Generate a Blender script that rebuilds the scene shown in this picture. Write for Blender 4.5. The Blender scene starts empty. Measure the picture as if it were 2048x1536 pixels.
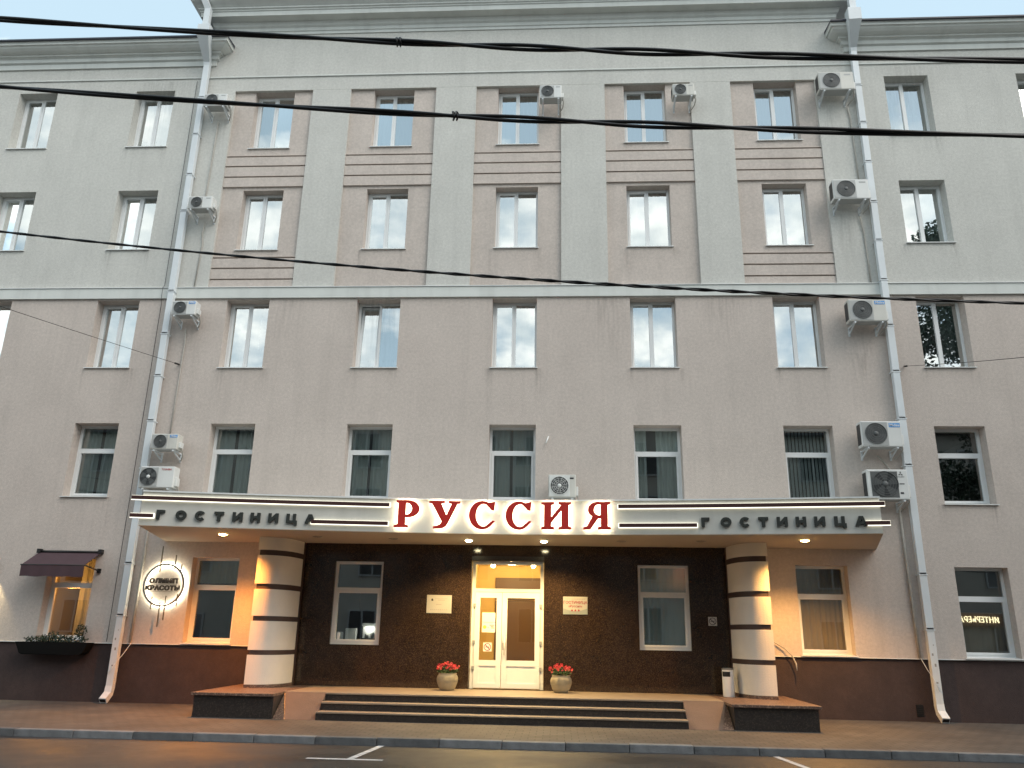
import bpy, bmesh, math, random
from mathutils import Vector, Matrix, noise
random.seed(7)
PI = math.pi
scene = bpy.context.scene
COL = scene.collection

# ------------------------------------------------------------------ camera
cam_d = bpy.data.cameras.new('camera')
cam = bpy.data.objects.new('camera', cam_d)
COL.objects.link(cam)
pitch, yaw, roll = 0.30225, 0.05923, 0.0183
fwd = Vector((-math.sin(yaw)*math.cos(pitch), math.cos(yaw)*math.cos(pitch), math.sin(pitch)))
rgt = Vector((math.cos(yaw), math.sin(yaw), 0))
upv = rgt.cross(fwd)
r2 = rgt*math.cos(roll) + upv*math.sin(roll)
u2 = -rgt*math.sin(roll) + upv*math.cos(roll)
cam.matrix_world = Matrix(((r2.x, u2.x, -fwd.x, 0), (r2.y, u2.y, -fwd.y, -18.8), (r2.z, u2.z, -fwd.z, 1.64), (0, 0, 0, 1)))
cam_d.sensor_width = 36
cam_d.lens = 1600/2048*36
cam_d.clip_end = 2000
scene.camera = cam

# ------------------------------------------------------------------ sky, sun, exposure
SUN_EL, SUN_AZ = math.radians(45), math.radians(128)     # azimuth measured from +Y clockwise
world = bpy.data.worlds.new('World')
scene.world = world
world.use_nodes = True
wn, wl = world.node_tree.nodes, world.node_tree.links
wn.clear()
w_out = wn.new('ShaderNodeOutputWorld')
w_bg = wn.new('ShaderNodeBackground')
w_bg.inputs['Strength'].default_value = 0.1
sky = wn.new('ShaderNodeTexSky')
sky.sky_type = 'NISHITA'
sky.sun_disc = False
sky.sun_elevation = SUN_EL
sky.sun_rotation = SUN_AZ
sky.air_density = 1.0
sky.dust_density = 1.0
tc = wn.new('ShaderNodeTexCoord')
sep = wn.new('ShaderNodeSeparateXYZ')
wl.new(tc.outputs['Generated'], sep.inputs[0])
addz = wn.new('ShaderNodeMath'); addz.operation = 'ADD'; addz.inputs[1].default_value = 0.35
mz = wn.new('ShaderNodeMath'); mz.operation = 'MAXIMUM'; mz.inputs[1].default_value = 0.0
wl.new(sep.outputs['Z'], mz.inputs[0]); wl.new(mz.outputs[0], addz.inputs[0])
dv = wn.new('ShaderNodeVectorMath'); dv.operation = 'DIVIDE'
cmb = wn.new('ShaderNodeCombineXYZ')
for k in range(3): wl.new(addz.outputs[0], cmb.inputs[k])
wl.new(tc.outputs['Generated'], dv.inputs[0]); wl.new(cmb.outputs[0], dv.inputs[1])
cn = wn.new('ShaderNodeTexNoise')
cn.inputs['Scale'].default_value = 7.0
cn.inputs['Detail'].default_value = 8
cn.inputs['Roughness'].default_value = 0.55
wl.new(dv.outputs[0], cn.inputs['Vector'])
# a bank of cloud part of the way up, clearing overhead
cov = wn.new('ShaderNodeFloatCurve') if False else wn.new('ShaderNodeValToRGB')
ce = cov.color_ramp.elements
ce[0].position = 0.0; ce[0].color = (0.53, 0.53, 0.53, 1)
ce[1].position = 0.38; ce[1].color = (0.51, 0.51, 0.51, 1)
for p_, v_ in ((0.45, 0.62), (0.52, 0.60), (0.57, 0.2)):
    e_ = ce.new(p_); e_.color = (v_, v_, v_, 1)
wl.new(mz.outputs[0], cov.inputs[0])
cof = wn.new('ShaderNodeMath'); cof.operation = 'SUBTRACT'; cof.inputs[1].default_value = 0.5
wl.new(cov.outputs[0], cof.inputs[0])
cad = wn.new('ShaderNodeMath'); cad.operation = 'ADD'
wl.new(cn.outputs['Fac'], cad.inputs[0]); wl.new(cof.outputs[0], cad.inputs[1])
cr = wn.new('ShaderNodeValToRGB')
cr.color_ramp.elements[0].position = 0.41; cr.color_ramp.elements[0].color = (0, 0, 0, 1)
cr.color_ramp.elements[1].position = 0.62; cr.color_ramp.elements[1].color = (1, 1, 1, 1)
wl.new(cad.outputs[0], cr.inputs[0])
pale = wn.new('ShaderNodeMix'); pale.data_type = 'RGBA'; pale.inputs[0].default_value = 0.75
wl.new(sky.outputs[0], pale.inputs[6]); pale.inputs[7].default_value = (3.9, 5.1, 5.7, 1)
cmix = wn.new('ShaderNodeMix'); cmix.data_type = 'RGBA'
wl.new(cr.outputs[0], cmix.inputs[0])
wl.new(pale.outputs[2], cmix.inputs[6])
cn2 = wn.new('ShaderNodeTexNoise'); cn2.inputs['Scale'].default_value = 13.0; cn2.inputs['Detail'].default_value = 6
wl.new(dv.outputs[0], cn2.inputs['Vector'])
ctone = wn.new('ShaderNodeValToRGB'); ctone.color_ramp.elements[0].position = 0.38; ctone.color_ramp.elements[1].position = 0.62
wl.new(cn2.outputs['Fac'], ctone.inputs[0])
ccol = wn.new('ShaderNodeMix'); ccol.data_type = 'RGBA'
ccol.inputs[6].default_value = (6.6, 7.2, 7.3, 1); ccol.inputs[7].default_value = (10.2, 10.3, 9.9, 1)
wl.new(ctone.outputs[0], ccol.inputs[0]); wl.new(ccol.outputs[2], cmix.inputs[7])
wl.new(cmix.outputs[2], w_bg.inputs['Color'])
wl.new(w_bg.outputs[0], w_out.inputs[0])

sun_d = bpy.data.lights.new('sun', 'SUN')
sun_d.energy = 1.0
sun_d.angle = math.radians(40)
sun_d.color = (1, 0.9, 0.8)
sun = bpy.data.objects.new('sun', sun_d)
COL.objects.link(sun)
sdir = Vector((math.sin(SUN_AZ)*math.cos(SUN_EL), math.cos(SUN_AZ)*math.cos(SUN_EL), math.sin(SUN_EL)))
sun.rotation_euler = sdir.to_track_quat('Z', 'Y').to_euler()

scene.view_settings.view_transform = 'Standard'
scene.view_settings.look = 'None'
scene.view_settings.gamma = 1
scene.view_settings.use_curve_mapping = False
scene.view_settings.exposure = 0.97
scene.render.engine = 'CYCLES'
scene.cycles.use_denoising = True
scene.cycles.max_bounces = 8
scene.cycles.transparent_max_bounces = 12
scene.cycles.sample_clamp_indirect = 6

# ------------------------------------------------------------------ helpers
class MB:
    def __init__(self):
        self.bm = bmesh.new()
    def box(self, x0, x1, y0, y1, z0, z1, bev=0, mat=0):
        bm = self.bm
        vs = [bm.verts.new(p) for p in ((x0, y0, z0), (x1, y0, z0), (x1, y1, z0), (x0, y1, z0),
                                        (x0, y0, z1), (x1, y0, z1), (x1, y1, z1), (x0, y1, z1))]
        fs = [bm.faces.new([vs[i] for i in f]) for f in ((3, 2, 1, 0), (4, 5, 6, 7), (0, 1, 5, 4), (1, 2, 6, 5), (2, 3, 7, 6), (3, 0, 4, 7))]
        for f in fs: f.material_index = mat
        if bev:
            es = set(e for f in fs for e in f.edges)
            bmesh.ops.bevel(bm, geom=list(es), offset=bev, segments=2, profile=0.5, affect='EDGES')
        return self
    def quad(self, *pts, mat=0):
        f = self.bm.faces.new([self.bm.verts.new(p) for p in pts]); f.material_index = mat
        return self
    def prism(self, pts, d, mat=0):
        """polygon pts (3D, planar) extruded by vector d"""
        bm = self.bm; d = Vector(d)
        a = [bm.verts.new(p) for p in pts]; b = [bm.verts.new(Vector(p)+d) for p in pts]
        n = len(pts)
        fs = [bm.faces.new(a), bm.faces.new(b[::-1])]
        for i in range(n):
            fs.append(bm.faces.new((a[i], b[i], b[(i+1) % n], a[(i+1) % n])))
        for f in fs: f.material_index = mat
        return self
    def tube(self, pts, r, n=8, cap=True, mat=0):
        bm = self.bm; rings = []
        P = [Vector(p) for p in pts]
        R = r if isinstance(r, (list, tuple)) else [r]*len(P)
        prev = None
        for i, p in enumerate(P):
            t = (P[min(i+1, len(P)-1)]-P[max(i-1, 0)]).normalized()
            if prev is None:
                a = t.cross(Vector((0, 0, 1)))
                if a.length < 1e-3: a = t.cross(Vector((0, 1, 0)))
            else:
                a = prev - t*prev.dot(t)
            a.normalize(); prev = a; b = t.cross(a)
            rings.append([bm.verts.new(p+R[i]*(a*math.cos(2*PI*k/n)+b*math.sin(2*PI*k/n))) for k in range(n)])
        for i in range(len(P)-1):
            for k in range(n):
                f = bm.faces.new((rings[i][k], rings[i][(k+1) % n], rings[i+1][(k+1) % n], rings[i+1][k])); f.smooth = True; f.material_index = mat
        if cap:
            bm.faces.new(rings[0]).material_index = mat; bm.faces.new(rings[-1][::-1]).material_index = mat
        return self
    def lathe(self, prof, c=(0, 0, 0), n=24, mat=0, axis='z'):
        bm = self.bm; rings = []
        for (r, h) in prof:
            ring = []
            for k in range(n):
                a = 2*PI*k/n
                if axis == 'z': p = (c[0]+r*math.cos(a), c[1]+r*math.sin(a), c[2]+h)
                else: p = (c[0]+r*math.cos(a), c[1]+h, c[2]+r*math.sin(a))
                ring.append(bm.verts.new(p))
            rings.append(ring)
        for i in range(len(prof)-1):
            for k in range(n):
                f = bm.faces.new((rings[i][k], rings[i][(k+1) % n], rings[i+1][(k+1) % n], rings[i+1][k])); f.smooth = True; f.material_index = mat
        for ring in (rings[0], rings[-1][::-1]):
            bm.faces.new(ring).material_index = mat
        return self
    def mesh(self, name, mats):
        bmesh.ops.recalc_face_normals(self.bm, faces=self.bm.faces)
        me = bpy.data.meshes.new(name); self.bm.to_mesh(me); self.bm.free()
        for m in (mats if isinstance(mats, (list, tuple)) else [mats]): me.materials.append(m)
        return me
    def build(self, name, mats, parent=None, loc=None):
        return link(name, self.mesh(name, mats), parent, loc)

def link(name, data, parent=None, loc=None, rot=None):
    o = bpy.data.objects.new(name, data); COL.objects.link(o)
    if parent: o.parent = parent
    if loc: o.location = loc
    if rot: o.rotation_euler = rot
    return o
def thing(name, label, cat, loc=(0, 0, 0), group=None):
    o = link(name, None, None, loc); o.empty_display_size = 0.2
    return tag(o, label, cat, group)
def tag(o, label, cat, group=None):
    o['label'] = label; o['category'] = cat
    if group: o['group'] = group
    return o
def struct(o):
    o['kind'] = 'structure'; return o
def kids(o): return [c for c in bpy.data.objects if c.parent == o]
def copy_tree(o, loc=None, label=None):
    allk = {}
    for c in bpy.data.objects:
        if c.parent: allk.setdefault(c.parent.name, []).append(c)
    def rec(s, par):
        c = s.copy(); COL.objects.link(c)
        if par: c.parent = par
        for k in allk.get(s.name, []): rec(k, c)
        return c
    r = rec(o, None)
    if loc: r.location = loc
    if label: r['label'] = label
    return r

# ------------------------------------------------------------------ materials
def nt(name):
    m = bpy.data.materials.new(name); m.use_nodes = True
    n = m.node_tree.nodes; l = m.node_tree.links; n.clear()
    o = n.new('ShaderNodeOutputMaterial')
    return m, n, l, o
def mat(name, col, rough=0.6, metal=0.0, grain=0.0, var=0.0, vscale=3.0, bump=0.0, bscale=60.0, spec=0.5, stretch=(1, 1, 1), speck=None, streak=0.0, coat=0.0):
    m, n, l, o = nt(name)
    p = n.new('ShaderNodeBsdfPrincipled'); l.new(p.outputs[0], o.inputs[0])
    p.inputs['Roughness'].default_value = rough; p.inputs['Metallic'].default_value = metal
    p.inputs['Specular IOR Level'].default_value = spec
    p.inputs['Coat Weight'].default_value = coat
    p.inputs['Coat Roughness'].default_value = 0.08
    c4 = (*col, 1)
    p.inputs['Base Color'].default_value = c4
    t = n.new('ShaderNodeTexCoord'); mp = n.new('ShaderNodeMapping'); mp.inputs['Scale'].default_value = stretch
    l.new(t.outputs['Object'], mp.inputs[0])
    last = None
    def mixc(fac, a, b):
        x = n.new('ShaderNodeMix'); x.data_type = 'RGBA'; l.new(fac, x.inputs[0])
        if hasattr(a, 'links'): l.new(a, x.inputs[6])
        else: x.inputs[6].default_value = a
        if hasattr(b, 'links'): l.new(b, x.inputs[7])
        else: x.inputs[7].default_value = b
        return x.outputs[2]
    if var:
        nz = n.new('ShaderNodeTexNoise'); nz.inputs['Scale'].default_value = vscale; nz.inputs['Detail'].default_value = 8; nz.inputs['Roughness'].default_value = 0.65
        l.new(mp.outputs[0], nz.inputs['Vector'])
        rp = n.new('ShaderNodeValToRGB'); rp.color_ramp.elements[0].position = 0.3; rp.color_ramp.elements[1].position = 0.7
        l.new(nz.outputs['Fac'], rp.inputs[0])
        last = mixc(rp.outputs[0], tuple(x*(1-var) for x in col)+(1,), tuple(min(1, x*(1+var)) for x in col)+(1,))
    if grain:
        gz = n.new('ShaderNodeTexNoise'); gz.inputs['Scale'].default_value = 15; gz.inputs['Detail'].default_value = 6; gz.inputs['Roughness'].default_value = 0.8
        l.new(t.outputs['Object'], gz.inputs['Vector'])
        gr = n.new('ShaderNodeValToRGB'); gr.color_ramp.elements[0].position = 0.38; gr.color_ramp.elements[0].color = (1-grain, 1-grain, 1-grain, 1); gr.color_ramp.elements[1].position = 0.62; gr.color_ramp.elements[1].color = (1, 1, 1, 1)
        l.new(gz.outputs['Fac'], gr.inputs[0])
        gx = n.new('ShaderNodeMix'); gx.data_type = 'RGBA'; gx.blend_type = 'MULTIPLY'; gx.inputs[0].default_value = 1
        if last: l.new(last, gx.inputs[6])
        else: gx.inputs[6].default_value = c4
        l.new(gr.outputs[0], gx.inputs[7]); last = gx.outputs[2]
    if streak:
        m2 = n.new('ShaderNodeMapping'); m2.inputs['Scale'].default_value = (3.2, 3.2, 0.16); l.new(t.outputs['Object'], m2.inputs[0])
        n2 = n.new('ShaderNodeTexNoise'); n2.inputs['Scale'].default_value = 1.0; n2.inputs['Detail'].default_value = 6; n2.inputs['Roughness'].default_value = 0.6; l.new(m2.outputs[0], n2.inputs['Vector'])
        r2_ = n.new('ShaderNodeValToRGB'); r2_.color_ramp.elements[0].position = 0.5; r2_.color_ramp.elements[0].color = (0, 0, 0, 1); r2_.color_ramp.elements[1].position = 0.8; r2_.color_ramp.elements[1].color = (streak, streak, streak, 1)
        l.new(n2.outputs['Fac'], r2_.inputs[0])
        last = mixc(r2_.outputs[0], last if last else c4, tuple(x*0.55 for x in col)+(1,))
    if speck:
        sc_, amt, c2 = speck
        v = n.new('ShaderNodeTexVoronoi'); v.inputs['Scale'].default_value = sc_; l.new(t.outputs['Object'], v.inputs['Vector'])
        sp = n.new('ShaderNodeSeparateColor'); l.new(v.outputs['Color'], sp.inputs[0])
        r3 = n.new('ShaderNodeValToRGB'); r3.color_ramp.elements[0].position = 1-amt-0.15; r3.color_ramp.elements[1].position = 1-amt*0.3
        l.new(sp.outputs[0], r3.inputs[0])
        last = mixc(r3.outputs[0], last if last else c4, (*c2, 1))
    if last: l.new(last, p.inputs['Base Color'])
    if bump:
        bz = n.new('ShaderNodeTexNoise'); bz.inputs['Scale'].default_value = bscale; bz.inputs['Detail'].default_value = 5
        l.new(mp.outputs[0], bz.inputs['Vector'])
        bp = n.new('ShaderNodeBump'); bp.inputs['Strength'].default_value = bump; bp.inputs['Distance'].default_value = 0.02
        l.new(bz.outputs['Fac'], bp.inputs['Height']); l.new(bp.outputs[0], p.inputs['Normal'])
    return m
def emit(name, col, s):
    m, n, l, o = nt(name); e = n.new('ShaderNodeEmission'); e.inputs[0].default_value = (*col, 1); e.inputs[1].default_value = s
    l.new(e.outputs[0], o.inputs[0]); return m
def glass(name, base=0.3, tint=(0.85, 0.9, 0.88), warp=0.0006):
    m, n, l, o = nt(name)
    tr = n.new('ShaderNodeBsdfTransparent'); tr.inputs[0].default_value = (*tint, 1)
    gl = n.new('ShaderNodeBsdfGlossy'); gl.inputs['Roughness'].default_value = 0.0; gl.inputs[0].default_value = (0.93, 0.97, 0.97, 1)
    fr = n.new('ShaderNodeFresnel'); fr.inputs[0].default_value = 1.5
    ad = n.new('ShaderNodeMath'); ad.operation = 'ADD'; ad.inputs[1].default_value = base; ad.use_clamp = True
    l.new(fr.outputs[0], ad.inputs[0])
    nz = n.new('ShaderNodeTexNoise'); nz.inputs['Scale'].default_value = 1.3; nz.inputs['Detail'].default_value = 1
    g = n.new('ShaderNodeNewGeometry'); l.new(g.outputs['Position'], nz.inputs['Vector'])
    bp = n.new('ShaderNodeBump'); bp.inputs['Strength'].default_value = 1; bp.inputs['Distance'].default_value = warp
    l.new(nz.outputs['Fac'], bp.inputs['Height']); l.new(bp.outputs[0], gl.inputs['Normal'])
    mx = n.new('ShaderNodeMixShader'); l.new(ad.outputs[0], mx.inputs[0]); l.new(tr.outputs[0], mx.inputs[1]); l.new(gl.outputs[0], mx.inputs[2])
    l.new(mx.outputs[0], o.inputs[0]); return m
def cloth(name, col, trans=0.35):
    m, n, l, o = nt(name)
    d = n.new('ShaderNodeBsdfDiffuse'); d.inputs[0].default_value = (*col, 1)
    t = n.new('ShaderNodeBsdfTranslucent'); t.inputs[0].default_value = (*col, 1)
    mx = n.new('ShaderNodeMixShader'); mx.inputs[0].default_value = trans
    l.new(d.outputs[0], mx.inputs[1]); l.new(t.outputs[0], mx.inputs[2]); l.new(mx.outputs[0], o.inputs[0]); return m

M = {}
M['grey_plaster'] = mat('grey_plaster', (0.6, 0.595, 0.555), 0.9, var=0.06, vscale=0.9, bump=0.5, bscale=60, streak=0.24, grain=0.17)
M['pink_plaster'] = mat('pink_plaster', (0.585, 0.515, 0.463), 0.9, var=0.06, vscale=0.8, bump=0.5, bscale=60, streak=0.26, grain=0.17)
M['panel_plaster'] = mat('panel_plaster', (0.58, 0.512, 0.46), 0.9, var=0.07, vscale=1.1, bump=0.5, bscale=60, streak=0.28, grain=0.17)
M['moulding'] = mat('moulding_plaster', (0.62, 0.64, 0.61), 0.85, var=0.06, vscale=1.5, bump=0.15, bscale=50, streak=0.3)
M['plinth'] = mat('plinth_plaster', (0.05, 0.031, 0.029), 0.8, var=0.2, vscale=2.2, bump=0.4, bscale=70, streak=0.45, grain=0.2)
M['granite'] = mat('brown_granite', (0.024, 0.0145, 0.0105), 0.1, var=0.25, vscale=4, spec=0.5, speck=(150, 0.06, (0.13, 0.08, 0.04)))
M['dark_granite'] = mat('dark_granite', (0.022, 0.019, 0.018), 0.3, var=0.3, vscale=20, speck=(60, 0.2, (0.05, 0.042, 0.035)))
M['cap_stone'] = mat('cap_stone', (0.1, 0.06, 0.045), 0.5, var=0.2, vscale=9, speck=(50, 0.2, (0.25, 0.17, 0.12)))
M['landing'] = mat('landing_tile', (0.24, 0.19, 0.14), 0.55, var=0.15, vscale=3, bump=0.15, bscale=40)
M['ramp'] = mat('ramp_plaster', (0.135, 0.093, 0.072), 0.85, var=0.15, vscale=2.0, bump=0.3, bscale=50, streak=0.3)
M['pvc'] = mat('white_pvc', (0.74, 0.76, 0.76), 0.35, var=0.03, vscale=2)
M['tin'] = mat('painted_tin', (0.66, 0.7, 0.72), 0.4, var=0.05, vscale=2, streak=0.35)
M['sill'] = mat('sill_tin', (0.72, 0.74, 0.73), 0.4, var=0.06, vscale=3)
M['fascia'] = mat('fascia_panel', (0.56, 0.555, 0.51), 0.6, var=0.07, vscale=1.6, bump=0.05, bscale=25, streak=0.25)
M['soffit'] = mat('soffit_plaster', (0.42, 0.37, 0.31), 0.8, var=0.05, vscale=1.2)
M['column'] = mat('column_plaster', (0.7, 0.655, 0.575), 0.8, var=0.06, vscale=1.2, bump=0.25, bscale=45)
M['band'] = mat('column_band', (0.055, 0.032, 0.026), 0.6, var=0.2, vscale=5)
M['bar'] = mat('brown_bar', (0.05, 0.016, 0.014), 0.4)
M['red'] = mat('red_letter', (0.55, 0.022, 0.014), 0.4, var=0.12, vscale=3)
M['dark_letter'] = mat('dark_letter', (0.022, 0.026, 0.022), 0.5)
M['led'] = emit('sign_led', (1.0, 0.98, 0.66), 14)
M['led_bar'] = emit('bar_led', (1.0, 0.94, 0.76), 1.2)
M['lamp_orange'] = emit('orange_lamp', (1.0, 0.62, 0.2), 30)
M['lamp_warm'] = emit('warm_lamp', (1.0, 0.86, 0.5), 30)
M['lamp_off'] = mat('lamp_off', (0.12, 0.1, 0.08), 0.4)
M['roof'] = mat('roof_metal', (0.03, 0.032, 0.045), 0.5, var=0.15, vscale=2)
M['ac'] = mat('ac_white', (0.68, 0.69, 0.67), 0.45, var=0.04, vscale=3, streak=0.3)
M['ac_grey'] = mat('ac_grey', (0.4, 0.41, 0.4), 0.5)
M['ac_dark'] = mat('ac_dark', (0.03, 0.033, 0.035), 0.5)
M['ac_mesh'] = mat('ac_mesh', (0.1, 0.106, 0.105), 0.5)
M['fan_grey'] = mat('fan_grey', (0.082, 0.088, 0.088), 0.5)
M['blue'] = mat('blue_badge', (0.07, 0.3, 0.68), 0.4)
M['white'] = mat('white_paint', (0.78, 0.78, 0.76), 0.4)
M['badge_red'] = mat('badge_red', (0.4, 0.03, 0.03), 0.5)
M['black'] = mat('black_rubber', (0.008, 0.008, 0.009), 0.45)
M['box_black'] = mat('box_black', (0.006, 0.006, 0.006), 0.9, spec=0.15)
M['ac_old'] = mat('ac_yellowed', (0.6, 0.59, 0.54), 0.5, var=0.06, vscale=3, streak=0.5)
M['steel'] = mat('grey_steel', (0.3, 0.3, 0.29), 0.35, metal=0.8)
M['ring_grey'] = mat('ring_grey', (0.3, 0.29, 0.26), 0.4)
M['sign_text'] = mat('sign_text', (0.075, 0.056, 0.038), 0.5)
M['brass'] = mat('sign_metal', (0.2, 0.17, 0.12), 0.4, metal=0.5)
M['conduit'] = mat('pipe_wrap', (0.42, 0.4, 0.36), 0.7, var=0.15, vscale=6)
M['grey_trim'] = mat('grey_trim', (0.3, 0.32, 0.33), 0.6)
M['glass'] = glass('window_glass', 0.5)
M['glass_low'] = glass('lower_glass', 0.21, (0.86, 0.92, 0.9))
M['glass_door'] = glass('door_glass', 0.05, (0.93, 0.92, 0.86))
M['curtain'] = cloth('curtain_tulle', (0.3, 0.33, 0.33))
M['curtain_dim'] = cloth('curtain_grey', (0.62, 0.68, 0.66), .25)
M['curtain_brown'] = cloth('curtain_beige', (0.5, 0.38, 0.26), .25)
M['blind'] = cloth('blind_slats', (0.52, 0.58, 0.58), 0.2)
M['room'] = mat('dim_room', (0.2, 0.19, 0.17), 0.9)
M['lobby'] = mat('lobby_wall', (0.68, 0.5, 0.2), 0.7)
M['lobby_dark'] = mat('lobby_dark', (0.12, 0.07, 0.045), 0.5)
M['awning'] = mat('awning_cloth', (0.062, 0.033, 0.04), 0.8, var=0.1, vscale=4, bump=0.1, bscale=200)
M['iron'] = mat('black_iron', (0.012, 0.011, 0.011), 0.5)
M['pot'] = mat('pot_clay', (0.34, 0.29, 0.19), 0.6, var=0.15, vscale=8)
M['soil'] = mat('soil', (0.03, 0.022, 0.016), 0.95)
M['leaf'] = mat('leaf_green', (0.045, 0.09, 0.03), 0.6, var=0.3, vscale=8)
M['leaf_dark'] = mat('leaf_dark', (0.018, 0.04, 0.022), 0.6, var=0.3, vscale=8)
M['petal'] = mat('red_petal', (0.36, 0.012, 0.02), 0.6, var=0.25, vscale=20)
M['petal_pink'] = mat('pink_petal', (0.42, 0.05, 0.06), 0.6, var=0.25, vscale=20)
M['paper'] = mat('paper', (0.74, 0.76, 0.7), 0.8)
M['plaque'] = mat('plaque_metal', (0.42, 0.41, 0.38), 0.35, var=0.05, vscale=4)
M['ink'] = mat('ink', (0.03, 0.03, 0.035), 0.7)
M['ink_grey'] = mat('ink_grey', (0.3, 0.29, 0.27), 0.7)
M['ink_red'] = mat('ink_red', (0.28, 0.012, 0.03), 0.6)
M['plaque_grey'] = mat('plaque_grey', (0.26, 0.29, 0.28), 0.4)
M['yellow_dot'] = mat('yellow_sticker', (0.55, 0.6, 0.08), 0.6)
M['bark'] = mat('bark', (0.07, 0.055, 0.04), 0.9, var=0.3, vscale=6)
M['opp_wall'] = mat('opposite_wall', (0.3, 0.29, 0.265), 0.9, var=0.1, vscale=0.5)
M['opp_glass'] = mat('opposite_glass', (0.03, 0.035, 0.04), 0.1)
M['neon'] = emit('neon', (1.0, 0.85, 0.5), 3.0)
M['neon_red'] = emit('neon_red', (1.0, 0.12, 0.12), 2.0)
M['kerb'] = mat('kerb_concrete', (0.13, 0.135, 0.14), 0.8, var=0.25, vscale=4, bump=0.4, bscale=40)
_kn = M['kerb'].node_tree; _oi = _kn.nodes.new('ShaderNodeObjectInfo'); _hs = _kn.nodes.new('ShaderNodeHueSaturation')
_p = [q for q in _kn.nodes if q.type == 'BSDF_PRINCIPLED'][0]; _src = _p.inputs['Base Color'].links[0].from_socket
_mr = _kn.nodes.new('ShaderNodeMapRange'); _mr.inputs[3].default_value = 0.65; _mr.inputs[4].default_value = 1.3
_kn.links.new(_oi.outputs['Random'], _mr.inputs[0]); _kn.links.new(_mr.outputs[0], _hs.inputs['Value']); _kn.links.new(_src, _hs.inputs['Color']); _kn.links.new(_hs.outputs[0], _p.inputs['Base Color'])
M['line'] = mat('road_paint', (0.5, 0.5, 0.5), 0.7, var=0.35, vscale=7)

def asphalt():
    m, n, l, o = nt('asphalt')
    p = n.new('ShaderNodeBsdfPrincipled'); l.new(p.outputs[0], o.inputs[0])
    t = n.new('ShaderNodeTexCoord')
    a = n.new('ShaderNodeTexNoise'); a.inputs['Scale'].default_value = 0.55; a.inputs['Detail'].default_value = 7; a.inputs['Roughness'].default_value = 0.6
    l.new(t.outputs['Object'], a.inputs['Vector'])
    r = n.new('ShaderNodeValToRGB'); r.color_ramp.elements[0].position = 0.3; r.color_ramp.elements[0].color = (0.022, 0.022, 0.023, 1)
    r.color_ramp.elements[1].position = 0.7; r.color_ramp.elements[1].color = (0.046, 0.045, 0.044, 1)
    l.new(a.outputs['Fac'], r.inputs[0]); l.new(r.outputs[0], p.inputs['Base Color'])
    r2_ = n.new('ShaderNodeValToRGB'); r2_.color_ramp.elements[0].position = 0.40; r2_.color_ramp.elements[0].color = (0.42, 0.42, 0.42, 1)
    r2_.color_ramp.elements[1].position = 0.62; r2_.color_ramp.elements[1].color = (0.62, 0.62, 0.62, 1)
    l.new(a.outputs['Fac'], r2_.inputs[0]); l.new(r2_.outputs[0], p.inputs['Roughness'])
    b = n.new('ShaderNodeTexNoise'); b.inputs['Scale'].default_value = 90; b.inputs['Detail'].default_value = 3; l.new(t.outputs['Object'], b.inputs['Vector'])
    bp = n.new('ShaderNodeBump'); bp.inputs['Strength'].default_value = 0.5; bp.inputs['Distance'].default_value = 0.01
    l.new(b.outputs['Fac'], bp.inputs['Height']); l.new(bp.outputs[0], p.inputs['Normal'])
    return m
M['asphalt'] = asphalt()
def paving():
    m, n, l, o = nt('paving_blocks')
    p = n.new('ShaderNodeBsdfPrincipled'); l.new(p.outputs[0], o.inputs[0]); p.inputs['Roughness'].default_value = 0.75
    t = n.new('ShaderNodeTexCoord')
    b = n.new('ShaderNodeTexBrick'); l.new(t.outputs['Object'], b.inputs['Vector'])
    b.inputs['Scale'].default_value = 1; b.inputs['Brick Width'].default_value = 0.24; b.inputs['Row Height'].default_value = 0.2; b.inputs['Mortar Size'].default_value = 0.008
    b.inputs['Color1'].default_value = (0.088, 0.077, 0.067, 1); b.inputs['Color2'].default_value = (0.11, 0.096, 0.082, 1); b.inputs['Mortar'].default_value = (0.045, 0.038, 0.03, 1)
    a = n.new('ShaderNodeTexNoise'); a.inputs['Scale'].default_value = 0.9; a.inputs['Detail'].default_value = 7; l.new(t.outputs['Object'], a.inputs['Vector'])
    r = n.new('ShaderNodeValToRGB'); r.color_ramp.elements[0].position = 0.3; r.color_ramp.elements[0].color = (0.62, 0.6, 0.6, 1); r.color_ramp.elements[1].position = 0.68
    l.new(a.outputs['Fac'], r.inputs[0])
    x = n.new('ShaderNodeMix'); x.data_type = 'RGBA'; x.blend_type = 'MULTIPLY'; x.inputs[0].default_value = 1
    l.new(b.outputs['Color'], x.inputs[6]); l.new(r.outputs[0], x.inputs[7]); l.new(x.outputs[2], p.inputs['Base Color'])
    bp = n.new('ShaderNodeBump'); bp.inputs['Strength'].default_value = 0.5; bp.inputs['Distance'].default_value = 0.01; bp.invert = True
    l.new(b.outputs['Fac'], bp.inputs['Height']); l.new(bp.outputs[0], p.inputs['Normal'])
    return m
M['paving'] = paving()

# ------------------------------------------------------------------ ground, road, pavement
ROAD_Z = -0.1
g = MB(); g.quad((-400, -400, ROAD_Z-0.02), (400, -400, ROAD_Z-0.02), (400, 400, ROAD_Z-0.02), (-400, 400, ROAD_Z-0.02))
struct(g.build('ground', M['asphalt']))
g = MB(); g.quad((-60, -15.2, ROAD_Z), (60, -15.2, ROAD_Z), (60, -5.08, ROAD_Z), (-60, -5.08, ROAD_Z))
struct(g.build('road', M['asphalt']))
g = MB(); g.box(-60, 60, -4.9, 0.4, -0.3, 0.0)
pav = struct(g.build('pavement', M['paving']))
g = MB(); g.box(-60, 60, -24, -15.2, -0.3, 0.02)
struct(g.build('far_pavement', M['paving']))
kerb = struct(link('kerb', None))
km = MB(); km.box(0.004, 0.996, -5.08, -4.903, -0.25, 0.012, bev=0.012)
kme = km.mesh('kerb_stone', M['kerb'])
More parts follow.
